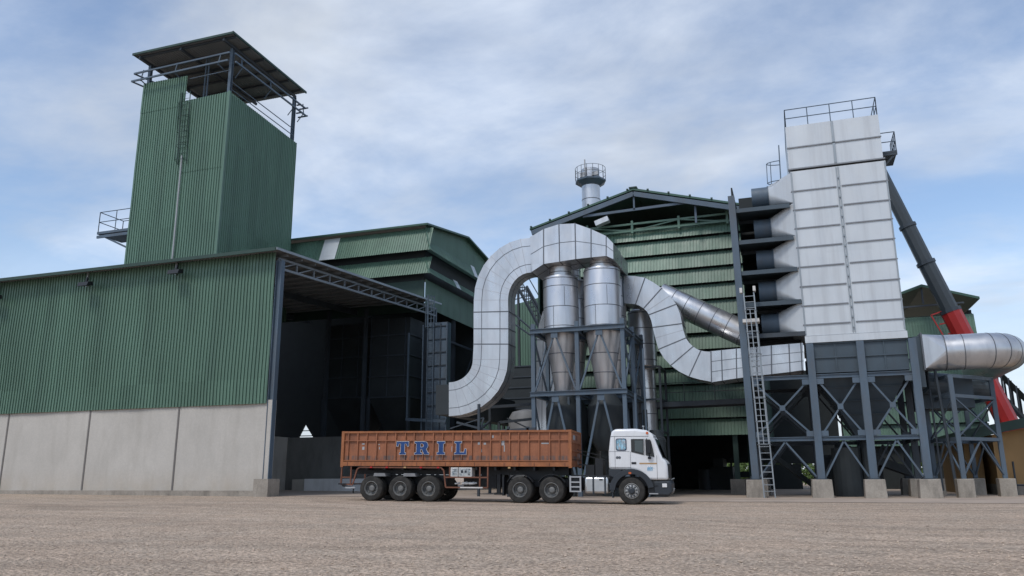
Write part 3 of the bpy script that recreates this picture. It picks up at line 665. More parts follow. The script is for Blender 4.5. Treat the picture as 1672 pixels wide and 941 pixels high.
# ------------------------------------------------------------------ cyclones
YC = 40.0
def cyclone(x, y, r, zb, zt, zn, zc, label):
    t = thing('cyclone', (x, y, zc), label, 'cyclone', 'silver cyclones on the steel frame')
    b = MB().lathe([(r*.80, zb-.02), (r, zb), (r, zt), (r*.97, zt+.10), (r*.66, zt+.14)], (x, y, 0), 40)
    for z in (zb+.12, zb+1.15, zb+2.25, zt-.05): b.lathe([(r+.004, z), (r+.014, z+.015), (r+.004, z+.04)], (x, y, 0), 40, 1)
    for k in range(3):
        a = R(-100+k*37); b.beam((x+(r+.004)*math.cos(a), y+(r+.004)*math.sin(a), zb+(.0, 1.2, 2.2)[k]), (x+(r+.004)*math.cos(a), y+(r+.004)*math.sin(a), zb+(1.2, 2.2, 3.2)[k]), .02, m=1)
    b.build('barrel', ['alu_shiny', 'seam'], t, smooth=True)
    b = MB().lathe([(r*.42, zc), (r*.985, zb-.03)], (x, y, 0), 40)
    for f in (.3, .6, .95):
        z = zc+(zb-zc)*f; rr = r*(.42+.565*f); b.lathe([(rr+.004, z), (rr+.016, z+.02), (rr+.010, z+.045)], (x, y, 0), 40, 1)
    b.build('cone', ['alu_shiny', 'seam'], t, smooth=True)
    b = MB().lathe([(r*.64, zt+.12), (r*.64, zn)], (x, y, 0), 32)
    for z in (zt+.35, zt+.66): b.lathe([(r*.64+.004, z), (r*.64+.014, z+.015), (r*.64+.004, z+.04)], (x, y, 0), 40, 1)
    b.build('neck', ['alu_shiny', 'seam'], t, smooth=True)
    MB().lathe([(r*.5, 2.3), (r*.95, 3.1), (r*.95, 4.5), (r*.5, zc-.02)], (x, y, 0), 24).build('dust_pot', 'bin', t, smooth=True)
    return t
cyclone(-11.17, YC, .93, 8.55, 11.28, 12.6, 5.30, 'silver cyclone on the steel frame, nearer the duct loop and farther from the cab')
cyclone(-8.92, YC, .965, 8.45, 11.55, 12.75, 5.20, 'silver cyclone on the steel frame, its neck nearest the S shaped duct')
cyclone(-11.3, 42.6, .9, 8.4, 11.7, 12.6, 5.2, 'rear silver cyclone in shadow, showing between the two front ones')
cyclone(-9.1, 42.6, .9, 8.4, 11.7, 12.6, 5.2, 'rear silver cyclone showing in shadow behind the front one nearest the S duct')
fr = thing('support_scaffold', (-10, 41, 0), 'blue grey braced steel frame carrying the silver cyclones behind the trailer', 'steel frame')
FX = [-12.35, -10.02, -7.68]; FY = [38.75, 41.3, 43.9]
for y in FY:
    for x in FX:
        if y == 41.3 and x == FX[1]: continue
        MB().ibeam((x, y, .1), (x, y, 8.75), .2, .2, .025).build('column', 'steel', fr)
for z in (8.35, 5.12):
    for y in FY: MB().ibeam((FX[0]-.15, y-.1, z), (FX[2]+.15, y-.1, z), .18, .24, .03).build('beam', 'steel', fr)
    for x in FX: MB().ibeam((x, FY[0], z-.02), (x, FY[2], z-.02), .18, .22, .03).build('beam', 'steel', fr)
for x0, x1 in zip(FX, FX[1:]):
    xm_ = (x0+x1)/2
    b = MB(); y = FY[0]-.04
    b.box(xm_-.18, xm_+.18, y-.10, y-.07, 7.95, 8.25); b.box(xm_-.18, xm_+.18, y-.10, y-.07, 4.7, 5.02)
    for s in (x0+.1, x1-.1):
        b.beam((xm_, y, 8.2), (s, y, 5.3), .085); b.beam((xm_+(s-xm_)*.1, y, 4.85), (s, y, .6), .10)
    b.build('brace', 'steel', fr)
for x in (FX[0], FX[2]):
    b = MB()
    for y0_, y1_ in zip(FY, FY[1:]):
        b.beam((x, y0_, 8.2), (x, y1_, 5.2), .08); b.beam((x, y1_, 8.2), (x, y0_, 5.2), .08); b.beam((x, y0_, 5), (x, y1_, .5), .08)
    b.build('brace', 'steel', fr)
b = MB(); 
for y in (38.6, 41.2): b.box(-12.4, -7.6, y+.2, y+.25, 8.47, 8.50) if False else None
b.lathe([(1.02, 8.30), (1.02, 8.44)], (-11.17, YC, 0), 32).lathe([(1.05, 8.28), (1.05, 8.42)], (-8.92, YC, 0), 32); b.build('support_ring', 'hopper', fr, smooth=True)
for x, y, z, r_ in ((-7.2, 38.9, 5, .06), (-6.85, 39.6, 7.3, .05), (-10.7, 39.4, 5, .07)): MB().tube((x, y, .1), (x, y, z), r_).build('riser_pipe', 'steel', fr)

vs = thing('dust_vessel', (-7.8, 45, 0), 'slim silver upright vessel standing between the cyclones and the S shaped duct', 'vessel')
MB().lathe([(.62, 6.9), (.79, 7.1), (.79, 10.25), (.75, 10.3), (.5, 10.32), (.5, 10.95)], (-7.79, 45, 0), 32).build('barrel', 'alu_shiny', vs, smooth=True)
MB().lathe([(.58, .3), (.58, 6.9)], (-7.72, 45, 0), 28).build('lower_shell', 'alu_shiny', vs, smooth=True)
b = MB()
for z in (7.4, 8.3, 9.2, 10.1): b.lathe([(.80, z), (.805, z+.04)], (-7.79, 45, 0), 32)
for z in (3.2, 4.4, 5.8): b.lathe([(.59, z), (.595, z+.04)], (-7.72, 45, 0), 28)
b.box(-7.9, -7.5, 44.2, 44.4, 2.3, 2.6); b.build('band', 'seam', vs)
sf = MB()
for x in (-8.7, -6.75):
    for y in (44.1, 46.1): sf.beam((x, y, .05), (x, y, 7.0), .12)
for z in (3.4, 5.15, 6.95):
    sf.beam((-8.7, 44.1, z), (-6.75, 44.1, z), .10); sf.beam((-6.75, 44.1, z), (-6.75, 46.1, z), .10); sf.beam((-8.7, 44.1, z), (-8.7, 46.1, z), .1)
sf.beam((-8.7, 44.1, 3.4), (-6.75, 44.1, .3), .06); sf.beam((-6.75, 44.1, 3.4), (-8.7, 44.1, .3), .06)
sf.build('stand', 'steel_dk', vs)
rp = MB(); rp.lathe([(.55, .0), (.55, 2.9), (.3, 3.4)], (-6.9, 42.5, 0), 20).tube((-7.2, 41.5, 0), (-7.2, 41.5, 4.4), .12).box(-9.6, -8.2, 41.6, 43, 0, 2.9).tube((-10.9, 40.5, 0), (-10.9, 40.5, 2.6), .25)
tag(rp.build('dust_collector_base', 'bin', origin=(-8, 42, 0)), 'dark pots and boxes on the ground inside the cyclone frame behind the cab', 'machine')

# S duct and round pipe
so = thing('outlet_duct', (-5, 43, 5), 'silver S shaped duct dropping from the cyclones and running right behind the blue column', 'duct')
Sp = [((84, 172), (72, 300)), ((135, 174), (108, 302)), ((180, 182), (136, 305)), ((220, 204), (155, 312)), ((258, 230), (174, 324)), ((296, 265), (188, 338)), ((325, 305), (199, 354)),
      ((343, 350), (210, 384)), ((352, 395), (216, 413)), ((358, 425), (228, 462)), ((370, 462), (243, 515)), ((386, 485), (268, 556)), ((404, 502), (300, 590)), ((422, 514), (340, 619)), ((440, 521), (385, 641)), ((462, 525), (437, 656)), ((487, 526), (490, 666))]
YSd = 42.35
pairs = [(at(*c7(*o), Y=YSd), at(*c7(*i_), Y=YSd)) for o, i_ in Sp]
b = duct_mesh(pairs, YSd, 1.5, (2, 4, 6, 8, 10, 12, 14), (), lseams=(1, 5, 9))
mid = [p[0].lerp(p[1], .62) for p in pairs[2:9]]
b.build('duct_body', ['alu', 'seam', 'seam_l'], so)
Bp = [((487, 524), (490, 668)), ((536, 519), (540, 660)), ((605, 512), (607, 650)), ((645, 509), (647, 645)), ((700, 504), (702, 638)), ((768, 497), (770, 630)), ((850, 490), (855, 620)), ((905, 486), (912, 612)), ((916, 485), (920, 611))]
pairs = [(at(*c7(*o), Y=YSd-.12), at(*c7(*i_), Y=YSd-.12)) for o, i_ in Bp]
duct_mesh(pairs, YSd-.12, 1.74, (0, 1, 2, 3, 4, 5, 6, 7), (.333, .666)).build('inlet_box', ['alu', 'seam', 'seam_l'], so)
q = at(*c7(62, 235), Y=YSd-.05); MB().box(q.x-.2, q.x+.22, YSd-.1, YSd+1.6, q.z-.95, q.z+.95).build('inlet_flange', 'hopper', so)
dp = thing('diagonal_pipe', (-4, 45, 8), 'round silver pipe slanting down behind the S shaped duct across the green louvres', 'pipe')
p, q = at(*c7(250, 262), Y=45), at(*c7(700, 470), Y=45)
b = MB(); b.tube(p, q, .72, 32); b.build('pipe_shell', 'alu', dp, smooth=True)
b = MB(); d = (q-p).normalized()
for i in range(1, 7): c = p.lerp(q, i/7); b.tube(c-d*.02, c+d*.02, .728, 32)
b.build('band', 'seam', dp)


def sq_round(b, sq, cen, u, w, r, m=0, n=8):
    """flat sided square to circle piece: sq = 4 corners in order (-u-w, +u-w, +u+w, -u+w)"""
    cen, u, w = V(cen), V(u), V(w); ring = []
    for k in range(4*n):
        a = -math.pi*.75+2*math.pi*k/(4*n); ring.append(cen+u*r*math.cos(a)+w*r*math.sin(a))
    vs = [V(q) for q in sq]+ring; fs = []
    for c in range(4):
        i0 = c*n; mid_ = [4+(i0-n//2+k) % (4*n) for k in range(n+1)]
        for a, d in zip(mid_, mid_[1:]): fs.append((c, a, d))
        fs.append((c, 4+(i0+n//2) % (4*n), (c+1) % 4))
    b.add(vs, fs, m); return b

# ------------------------------------------------------------------ filter tower
ET = 41.9
es = thing('filter_tower', (3.2, ET, 0), 'tall white panelled filter tower on blue grey braced legs, with a hopper beneath', 'filter tower')
x0, x1 = .90, 5.46; dz = .965
MB().box(x0, x1, ET, 47.6, 7.82, 16.55).build('casing', 'white', es)
MB().box(x0-.05, x1-.08, ET+.03, 47.5, 16.72, 19.10).build('upper_casing', 'white', es)
MB().box(x0+.05, x1-.05, ET+.12, 47.5, 16.56, 16.71).build('casing_gap', 'black', es)
MB().box(x0-.02, x1+.05, ET-.05, 47.6, 7.46, 7.80).build('base_band', 'white', es)
b = MB()
for i in range(9):
    z = 7.86+.02+i*dz*1.02 if i else 8.35
    z = [8.35, 9.32, 10.32, 11.34, 12.38, 13.40, 14.40, 15.42, 16.0][i]
    if i == 8: continue
    b.box(x0-.02, 3.05, ET-.05, ET-.003, z, z+.06); b.box(3.30, x1+.03, ET-.05, ET-.003, z+.02, z+.08)
    b.box(x0-.05, x0-.003, ET, 47.6, z, z+.06)
b.box(x0-.07, x1-.05, ET-.02, ET+.028, 17.85, 17.91); b.box(x0-.1, x1, ET-.05, ET+.2, 16.64, 16.71)
b.build('stiffener', 'seam_e', es)
b = MB(); b.box(3.10, 3.14, ET-.06, ET-.003, 7.9, 16.5).box(3.20, 3.24, ET-.06, ET-.003, 7.9, 16.5).box(3.08, 3.2, ET-.02, ET+.028, 16.75, 19.08)
for i in range(16): b.box(3.13, 3.21, ET-.075, ET-.01, 8.1+i*.52, 8.18+i*.52)
b.build('centre_strip', 'trim', es)
for xa_ in (x0, x1-.07): MB().box(xa_, xa_+.07, ET-.04, ET-.003, 7.9, 16.5).build('corner_angle', 'trim', es)
b = MB(); railing(b, [(x0-.02, 47.4, 19.1), (x0-.02, ET+.1, 19.1), (x1-.12, ET+.1, 19.1), (x1-.12, 47.4, 19.1)], 1.0, .025, 1, 1.12); b.build('top_railing', 'steel', es)
b = MB(); b.box(x1-.05, x1+.75, 43, 45, 17.35, 17.45).beam((x1+.7, 43.1, 17.35), (x1, 43.1, 16.6), .08).beam((x1, 43.05, 17.3), (x1+.75, 43.05, 17.3), .08, .16)
sp_ = b.build('side_platform', 'steel_dk', es)
b = MB(); railing(b, [(x1, 43.05, 17.45), (x1+.72, 43.05, 17.45), (x1+.72, 44.9, 17.45)], 1.05, .025, 1, .5); b.build('railing', 'steel', sp_)
b = MB(); caged_ladder(b, (x0-.5, 42.6, 16.3), (x0-.45, 42.6, 18.3), .5, (-1, 0, 0), Y3, from_z=.0, rung=.3, r=.03, cr=.4); b.beam((x0-.5, 42.4, 16.2), (x0-.45, 42.4, 18.3), .06); b.build('side_ladder', 'steel', es)
# fan inlets on the left face
for i, z in enumerate((15.72, 13.93, 12.2, 10.48, 8.74)):
    zt = min(z+.90, 16.5); zb_ = max(z-.86, 7.85)
    cy = 43.1; rc = .56
    b = MB(); sq_round(b, [(x0-.003, ET+.02, zb_), (x0-.003, 44.6, zb_), (x0-.003, 44.6, zt), (x0-.003, ET+.02, zt)], (-.28, cy, z), Y3, Z3, rc)
    cn = b.build('inlet_cone', 'white', es)
    b = MB(); b.lathe([(rc-.02, -1.15), (rc-.02, -.285)], (0, cy, z), 28, axis='X'); b.lathe([(rc+.03, -.34), (rc+.03, -.28)], (0, cy, z), 28, axis='X'); b.build('fan_pipe', 'steel', cn, smooth=True)
for i, z in enumerate((14.75, 13.0, 11.33, 9.64, 8.0)):
    b = MB(); b.box(-1.98, .72+.05*i, ET-.06, 46.2, z+.02, z+.07); b.beam((-1.98, ET-.02, z-.05), (.72+.05*i, ET-.02, z-.05), .1, .2); b.beam((-1.98, 44, z-.06), (.72, 44, z-.06), .1, .2)
    b.build('platform', 'steel_dk' if i == 4 else 'hopper', es)
MB().box(-2.0, .8, 46.3, 46.4, 7.6, 16.9).box(-2.2, -2.12, 42.6, 46.3, 6.6, 16.3).build('shade_screen', 'dark', es)  # added near-black panels, painting the shaded space left of the tower
MB().box(-2.0, .75, ET+.3, 46.3, 15.95-.7, 15.98-.7).build('loft_cover', 'dark', es) if False else None
# tall side column with its caged ladder
def leg(x, y, zt, w=.32, top='steel', tilt=0.):
    l = MB().ibeam((x, y, .88), (x+tilt, y, zt), w, w, .04).build('leg', top, es)
    f = MB(); s = .44
    f.loft([[V((x-s-.04, y-s-.04, -.15)), V((x+s+.04, y-s-.04, -.15)), V((x+s+.04, y+s+.04, -.15)), V((x-s-.04, y+s+.04, -.15))], [V((x-s, y-s, .86)), V((x+s, y-s, .86)), V((x+s, y+s, .86)), V((x-s, y+s, .86))]])
    f.build('footing', 'concrete_dk', l, bevel=.03)
    b = MB(); b.box(x-.26, x+.26, y-.26, y+.26, .862, .90)
    for a in (-.2, .2):
        for c in (-.2, .2): b.tube((x+a, y+c, .9), (x+a, y+c, 1.02), .03, 6)
    b.build('base_plate', 'steel_dk', l); return l
leg(-1.97, ET, 15.55, .34, tilt=-.2)
for x in (1.06, 3.36, 5.66): leg(x, ET, 7.42, .34)
for y in (45.2, 48.6):
    for x in (-1.97, 1.06, 3.36, 5.66): leg(x, y, 7.42, .3, 'steel_dk')
b = MB(); b.box(1.23, 5.45, ET+.1, 47.4, 5.95, 7.45)
for x in (2.2, 4.4): b.box(x, x+.06, ET+.05, ET+.097, 5.95, 7.45)
for z in (5.95, 6.68, 7.38): b.box(1.23, 3.15, ET+.03, ET+.097, z, z+.07); b.box(3.55, 5.45, ET+.03, ET+.097, z, z+.07)
b.build('plate_box', 'hopper', es)
b = MB()
h0 = [V((1.3, ET+.15, 5.93)), V((5.4, ET+.15, 5.93)), V((5.4, 47.3, 5.93)), V((1.3, 47.3, 5.93))]; h1 = [V((3.0, 44, 2.75)), V((3.75, 44, 2.75)), V((3.75, 45, 2.75)), V((3.0, 45, 2.75))]
b.loft([h0, h1])
for k in range(1, 5):
    t = k/5; r0 = [p.lerp(q, t) for p, q in zip(h0, h1)]; r1 = [p.lerp(q, t+.015) for p, q in zip(h0, h1)]
    c = sum(r0, V())/4; b.loft([[c+(p-c)*1.0+(p-c).normalized()*.06 for p in r0], [c+(p-c)+(p-c).normalized()*.06 for p in r1]], 0)
b.build('hopper', 'hopper', es)
for z, x_a in ((5.78, -1.8), (2.78, -1.8)):
    for y in (ET, 48.6):
        b = MB(); xs_ = [-1.97, 1.06, 3.36, 5.66]
        for a, c in zip(xs_, xs_[1:]): b.ibeam((a+.16, y, z), (c-.16, y, z), .16, .2, .03)
        b.build('beam', 'steel' if y < 43 else 'steel_dk', es)
    for x in (-1.97, 1.06, 3.36, 5.66): MB().ibeam((x, ET+.2, z-.02), (x, 48.4, z-.02), .14, .18, .03).build('beam', 'steel_dk', es)
xs_ = [-1.97, 1.06, 3.36, 5.66]
for y, mt_ in ((ET, 'steel'), (45.2, 'steel_dk'), (48.6, 'steel_dk')):
    for a, c in zip(xs_, xs_[1:]):
        b = MB(); e = .2
        b.beam((a+e, y-.03, 5.62), (c-e, y-.03, 2.95), .085, .085).beam((a+e, y+.05, 2.95), (c-e, y+.05, 5.62), .085, .085)
        xm_ = (a+c)/2; b.box(xm_-.13, xm_+.13, y-.10, y-.075, 4.16, 4.42)
        b.box(a+.17, a+.5, y-.1, y-.075, 5.4, 5.66).box(c-.5, c-.17, y-.1, y-.075, 5.4, 5.66).box(a+.17, a+.5, y-.1, y-.075, 2.9, 3.15).box(c-.5, c-.17, y-.1, y-.075, 2.9, 3.15)
        b.beam((xm_, y, 2.66), (a+.2, y, .98), .08, .08).beam((xm_, y, 2.66), (c-.2, y, .98), .08, .08)
        b.build('brace', mt_, es)
b = MB(); b.beam((-1.9, 44, 2.7), (1, 47, .3), .14, .25); b.beam((-1.9, 44.8, 2.7), (1, 47.8, .3), .14, .25); b.box(1.4, 4.2, 46.5, 48.4, 0, 2.1); b.lathe([(.7, 0), (.7, 2.4)], (2.4, 44.6, 0), 18); b.tube((3.4, 44.5, .4), (3.4, 44.5, 2.8), .3, 14)
b.beam((2, 45, 2.5), (5.4, 46.4, 1.2), .5, .4)
b.build('ash_conveyor', 'bin', es)
ld = thing('caged_ladder', (-1.5, 41.2, 0), 'pale caged ladder rising beside the tall blue column, left of the white filter tower', 'ladder')
b = MB(); caged_ladder(b, (-1.35, 41.2, .02), (-1.62, 41.2, 10.1), .5, (0, -1, 0), X3, from_z=2.5, r=.03, cr=.36); b.build('ladder_cage', 'trim', ld)
MB().box(-2.0, -1.2, 41.0, 41.6, 8.55, 8.72).box(-2.05, -1.92, 41.05, 41.4, 10.1, 10.35).box(-1.4, -1.27, 41.05, 41.4, 10.15, 10.4).build('rest_landing', 'whitep', ld)

# ------------------------------------------------------------------ right side
rd = thing('round_duct', (8.4, 44, 6), 'fat round silver duct leaving the filter tower and curving away at the right edge', 'duct')
zc, rr = 6.93, .87
b = MB()
sq_round(b, [(6.3, 43.1, zc-.84), (6.3, 44.9, zc-.84), (6.3, 44.9, zc+.84), (6.3, 43.1, zc+.84)], (7.3, 44, zc), Y3, Z3, rr)
b.build('transition', 'alu_shiny', rd)
Rb = 1.35; xc_ = 8.95
pts = [(7.3, 44, zc), (8.1, 44, zc)]+[(xc_+Rb*math.sin(R(a)), 44+Rb-Rb*math.cos(R(a)), zc) for a in range(0, 91, 10)]+[(xc_+Rb, 52, zc)]
MB().path(pts, rr, 36).build('duct_shell', 'alu_shiny', rd, smooth=True)
b = MB()
for i in (0, 1, 3, 5, 7, 9):
    p, q = V(pts[i]), V(pts[i+1]); d = (q-p).normalized(); b.tube(p-d*.02, p+d*.02, rr+(.03 if i == 0 else .01), 36)
b.box(6.22, 6.3, 43.05, 44.95, zc-.92, zc+.92); b.build('flange_ring', 'seam', rd)
b = MB(); b.box(5.9, 6.25, 43.2, 44.8, 5.2, 7.7).box(6.0, 8.6, 45.2, 47.5, 4.3, 5.8).tube((6.2, 44.6, 5.55), (9.6, 47.5, 5.5), .55, 18); b.build('lower_duct', 'hopper', rd)
ts = thing('duct_trestle', (8.5, 44.5, 0), 'braced blue grey steel trestle under the round duct, on two concrete footings', 'trestle')
T = [(7.33, 43.2), (9.56, 45.7), (6.6, 46.4), (8.8, 48.6)]
for x, y in T:
    l = MB().ibeam((x, y, .86), (x-.03, y, 5.75), .2, .2, .03).build('column', 'steel', ts)
    MB().box(x-.36, x+.36, y-.36, y+.36, -.1, .86).build('footing', 'concrete_dk', l, bevel=.03)
b = MB()
for (a, c) in ((0, 1), (1, 3), (2, 3), (0, 2)):
    p, q = V((*T[a], 0)), V((*T[c], 0))
    for z in (5.7, 4.75, 2.72): b.beam(p+Z3*z, q+Z3*z, .12, .16)
    mm_ = (p+q)/2; b.beam(mm_+Z3*2.65, p+Z3*.95, .07); b.beam(mm_+Z3*2.65, q+Z3*.95, .07)
    b.beam(p+Z3*4.7, q+Z3*2.8, .06); b.beam(p+Z3*2.8, q+Z3*4.7, .06)
b.build('brace', 'steel', ts)
b = MB(); b.tube((7.05, 43.6, .3), (6.75, 43.6, 6.2), .07, 8); b.tube((6.55, 44.2, .3), (6.5, 44.2, 6.2), .05, 8)
b.build('drain_pipe', 'steel_dk', ts)

cr = thing('crane', (14.3, 62, 0), 'red crane with long grey telescopic boom leaning up behind the white filter tower', 'crane')
P0, P1 = at(1645, 690, Y=62), at(1563, 530, Y=62); dd = (P1-P0).normalized()
def boom(p, q, w, name, mt_):
    b = MB(); b.path([p, q], w/2, 10); return b.build(name, mt_, cr)
joint = at(1552, 508, Y=62); e1 = at(1512, 430, Y=62); e2 = at(1482, 370, Y=62); e3 = joint+(e2-joint).normalized()*13.8
boom(P0, joint, 1.36, 'boom_base', 'red'); boom(joint-dd*.3, e1, 1.14, 'boom_section', 'boom'); boom(e1, e2, 1.05, 'boom_section', 'boom'); boom(e2, e3, .94, 'boom_section', 'boom')
b = MB()
for e, w in ((joint, 1.42), (e1, 1.3), (e2, 1.2)): b.path([e-dd*.12, e+dd*.12], w/2, 10)
b.build('boom_collar', 'steel_dk', cr)
b = MB(); b.tube(e3, at(1600, 600, Y=62.5), .03, 5); b.build('hoist_rope', 'steel_dk', cr)
b = MB()
f0, f1 = at(1520, 515, Y=62), at(1548, 545, Y=62)
for o in (0, .6, 1.2): b.beam(f0+V((o, 0, o*.3)), f1+V((o-.2, 0, -.4)), .09)
b.beam(f0, f0+V((1.3, 0, .4)), .09); b.beam(f0.lerp(f1, .5), f0.lerp(f1, .5)+V((1.2, 0, .2)), .09); b.beam(f1, f1+V((.9, 0, -.2)), .09); b.build('service_frame', 'red', cr)
b = MB(); b.box(13, 16.5, 61, 63.4, 1.7, 4.4); b.build('turret', 'red', cr, bevel=.15)
b = MB(); b.box(11, 19, 60.7, 63.5, .7, 1.65); b.build('carrier', 'boom', cr, bevel=.1)
for x in (11.8, 13.2, 16.2, 17.6): MB().lathe([(.55, 60.3), (.6, 60.36), (.6, 60.64), (.55, 60.7)], (x, 0, .62), 24, axis='Y').build('wheel', 'tyre', cr)

bg = thing('louvred_shed', (11, 66, 0), 'far green louvred gable shed between the filter tower and the crane boom', 'shed')
zb = lambda x: 14.75-.33*abs(x-9.9)
b = MB(); b.prism([(5.8, zb(5.8)), (9.9, 14.75), (13.6, zb(13.6)), (13.6, zb(13.6)+.18), (9.9, 14.95), (5.8, zb(5.8)+.18)], 65, 84); b.build('roof', 'green_roof', bg)
lo = .3; up = V((0, lo, 1.75)).normalized(); nrm = V((0, -1.75, lo)).normalized()
lq = MB().corr((3.5, 66-lo, 11.1), X3, 9.75, 0, 1.55, nrm, .2, .03, up=up, rows=2, wob=.005).build('louvre_sheet', 'green', bg, origin=(3.5, 66, 11.1))
for i in range(1, 6): dup(lq, (0, 0, -1.6*i), bg)
MB().box(-2.5, 3.2, 66.1, 66.3, 1.9, 9).box(3.4, 13.2, 66.1, 66.3, 1.9, 12.7).box(-2.5, .3, 66.1, 66.3, 0, 1.88).box(1.6, 3.6, 66.1, 66.3, 0, 1.88).box(4.4, 8.0, 66.1, 66.3, 0, 1.88).box(9, 13, 66.1, 66.3, 0, 1.88).box(13.0, 13.2, 66.3, 84, 3, 13).build('shade_backing', 'dark', bg)  # added dark sheets, there to darken the view under the filter tower
MB().beam((9.9, 65.3, 13.5), (9.9, 65.3, 14.7), .12).beam((7, 65.3, 13.3), (12.6, 65.3, 13.4), .12).build('gable_tie', 'steel_dk', bg)
for x in (4, 8, 13): MB().beam((x, 66.2, 0), (x, 66.2, 3.1), .3).build('column', 'green_dark', bg)

tb = thing('tan_building', (12, 49, 0), 'low tan plastered building with a dark sloping roof edge at the right edge', 'building')
q0 = at(1625, 706, Y=49)
b = MB(); b.prism([(9.9, .55), (19, .55), (19, 4.9), (9.9, 3.1)], 49, 58); b.build('wall', 'tan', tb)
MB().box(9.86, 19.04, 48.95, 58.05, -.1, .55).build('plinth', 'concrete_dk', tb)
b = MB(); k = .2
b.loft([[V((x, 48.3, 3.12+k*(x-9.9))), V((x, 58.5, 3.12+k*(x-9.9))), V((x, 58.5, 3.62+k*(x-9.9))), V((x, 48.3, 3.62+k*(x-9.9)))] for x in (8.4, 19.3)]); b.build('roof', 'green_dark', tb)
b = MB(); b.box(8.75, 9.6, 50.5, 58, 0, 2.9); b.build('side_wing', 'tan', tb)
b = MB(); b.tube((10.6, 48.6, 0), (10.6, 48.6, 1.7), .05, 6).tube((10.2, 48.6, .5), (11.6, 48.6, .5), .05, 6); b.build('standpipe', 'steel_dk', tb)

cvy = thing('conveyor_gallery', (16, 68, 0), 'dark inclined conveyor gallery with open lattice descending past the round duct at right', 'conveyor')
p, q = at(1575, 548, Y=74), at(1730, 700, Y=66); off = V((0, 0, -2.2)); bk_ = V((.6, 2.0, 0))
b = MB(); b.loft([[p, p+bk_, p+bk_+V((0, 0, -.7)), p+V((0, 0, -.7))], [q, q+bk_, q+bk_+V((0, 0, -.7)), q+V((0, 0, -.7))]]); b.build('gallery_roof', 'dark', cvy)
b = MB()
for o in (off, off+bk_, off*1.7, off*1.7+bk_): b.beam(p+o, q+o, .25, .32)
for i in range(13):
    c = p.lerp(q, i/12); b.beam(c, c+off*1.7, .12); b.beam(c+bk_, c+bk_+off*1.7, .12)
    if i < 12: c2 = p.lerp(q, (i+1)/12); b.beam(c+off, c2+off*1.7, .1)
b.beam(q+off*1.7, V((q.x, q.y, 0)), .4); c = p.lerp(q, .45); b.beam(c+off, V((c.x, c.y, 0)), .35); c = p.lerp(q, .1); b.beam(c+off, V((c.x, c.y, 0)), .35)
b.build('lattice', 'steel_dk', cvy)

# far tree belt
rg = random.Random(3); b = MB()
for i in range(9000):
    x = rg.uniform(-45, 45); y = 125+rg.uniform(-4, 4)+x*.05
    hm = 4.6+1.5*math.sin(x*.31)+1.1*math.sin(x*.83+1); z = hm*rg.random()**.7
    c = V((x, y, z)); sz = rg.uniform(.3, .6); u = V((rg.uniform(-1, 1), rg.uniform(-1, 1), rg.uniform(-1, 1))).normalized(); w_ = u.cross(V((.3, rg.uniform(-1, 1), rg.uniform(-1, 1)))).normalized()
    b.add([c-u*sz, c+w_*sz*.6, c+u*sz, c-w_*sz*.6], [(0, 1, 2, 3)])
tag(b.build('far_wood', 'leaf', origin=(0, 125, 0)), 'far belt of green trees low beyond the plant', 'trees', kind='stuff')
# bushes far behind the hall
def bush(x, y, r, h, label, seed):
    rg = random.Random(seed)
    t = thing('bush', (x, y, 0), label, 'bush', 'bushes beyond the hall')
    b = MB(); b.tube((x, y, 0), (x, y, h*.6), .1, 6, r2=.05); b.build('trunk', 'bark', t)
    b = MB()
    for i in range(900):
        a = rg.uniform(0, 6.283); rad = r*math.sqrt(rg.random()); z = h*(.1+.9*rg.random())*(1-.4*(rad/r)**2)*rg.uniform(.75, 1)
        c = V((x+rad*math.cos(a), y+rad*math.sin(a), z)); s = rg.uniform(.12, .26)
        u = V((rg.uniform(-1, 1), rg.uniform(-1, 1), rg.uniform(-1, 1))).normalized(); w = u.cross(V((rg.uniform(-1, 1), rg.uniform(-1, 1), .3))).normalized()
        b.add([c-u*s, c+w*s*.5, c+u*s, c-w*s*.5], [(0, 1, 2, 3)])
    b.build('crown', 'leaf', t)
for i, (px, lb) in enumerate(((1168, 'leftmost sunlit bush glimpsed through the hall opening'), (1192, 'green bush glimpsed through the hall opening, right behind the green column'), (1340, 'green bush glimpsed low between the filter tower legs, at their left'), (1425, 'green bush glimpsed low between the filter tower legs, at their right'), (1250, 'green bush glimpsed behind the foot of the caged ladder'))):
    q = at(px, 770, Y=92); bush(q.x, 92, 2.4, 3.6 if i < 2 else 2.6, lb, i)
# ------------------------------------------------------------------ truck (local: x forward, y away from camera side, z up)
tk0 = at(1032, 824.5, Z=0)
tr = thing('truck', (tk0.x, tk0.y, 0), 'white truck with a long weathered orange trailer lettered in blue, parked on the gravel', 'truck', rot=(0, R(.63), R(5.5)), local=True)
T0, T1, ZB, ZT = -12.2, -2.33, 1.42, 2.84
# trailer body
tb_ = MB(); tb_.box(T0+.05, T1-.05, .07, 2.43, ZB+.05, ZT-.04)
for (x, z, w, h) in ((-11.3, 2.3, .12, .05), (-11.28, 2.08, .1, .13), (-10.55, 2.28, .06, .04), (-10.52, 2.1, .04, .1), (-7.32, 2.0, .035, .22), (-6.2, 2.28, .13, .1), (-5.95, 2.28, .1, .08), (-6.1, 1.98, .08, .12), (-5.6, 2.55, .07, .1), (-5.2, 2.25, .12, .2), (-5.1, 2.0, .04, .25), (-3.55, 2.3, .3, .05)):
    tb_.box(x, x+w, .062, .0695, z, z+h, 1)
body = tb_.build('trailer_body', ['rust', 'lgrey'], tr)
b = MB(); rg = random.Random(5)
x = T0+.28; k = 0
while x < T1-.1:
    w = .05 if k % 2 else .035
    b.box(x, x+w, .005, .068, ZB+.2, ZT-.05); b.box(x, x+w, 2.432, 2.495, ZB+.2, ZT-.05); x += .41+rg.uniform(-.03, .03); k += 1
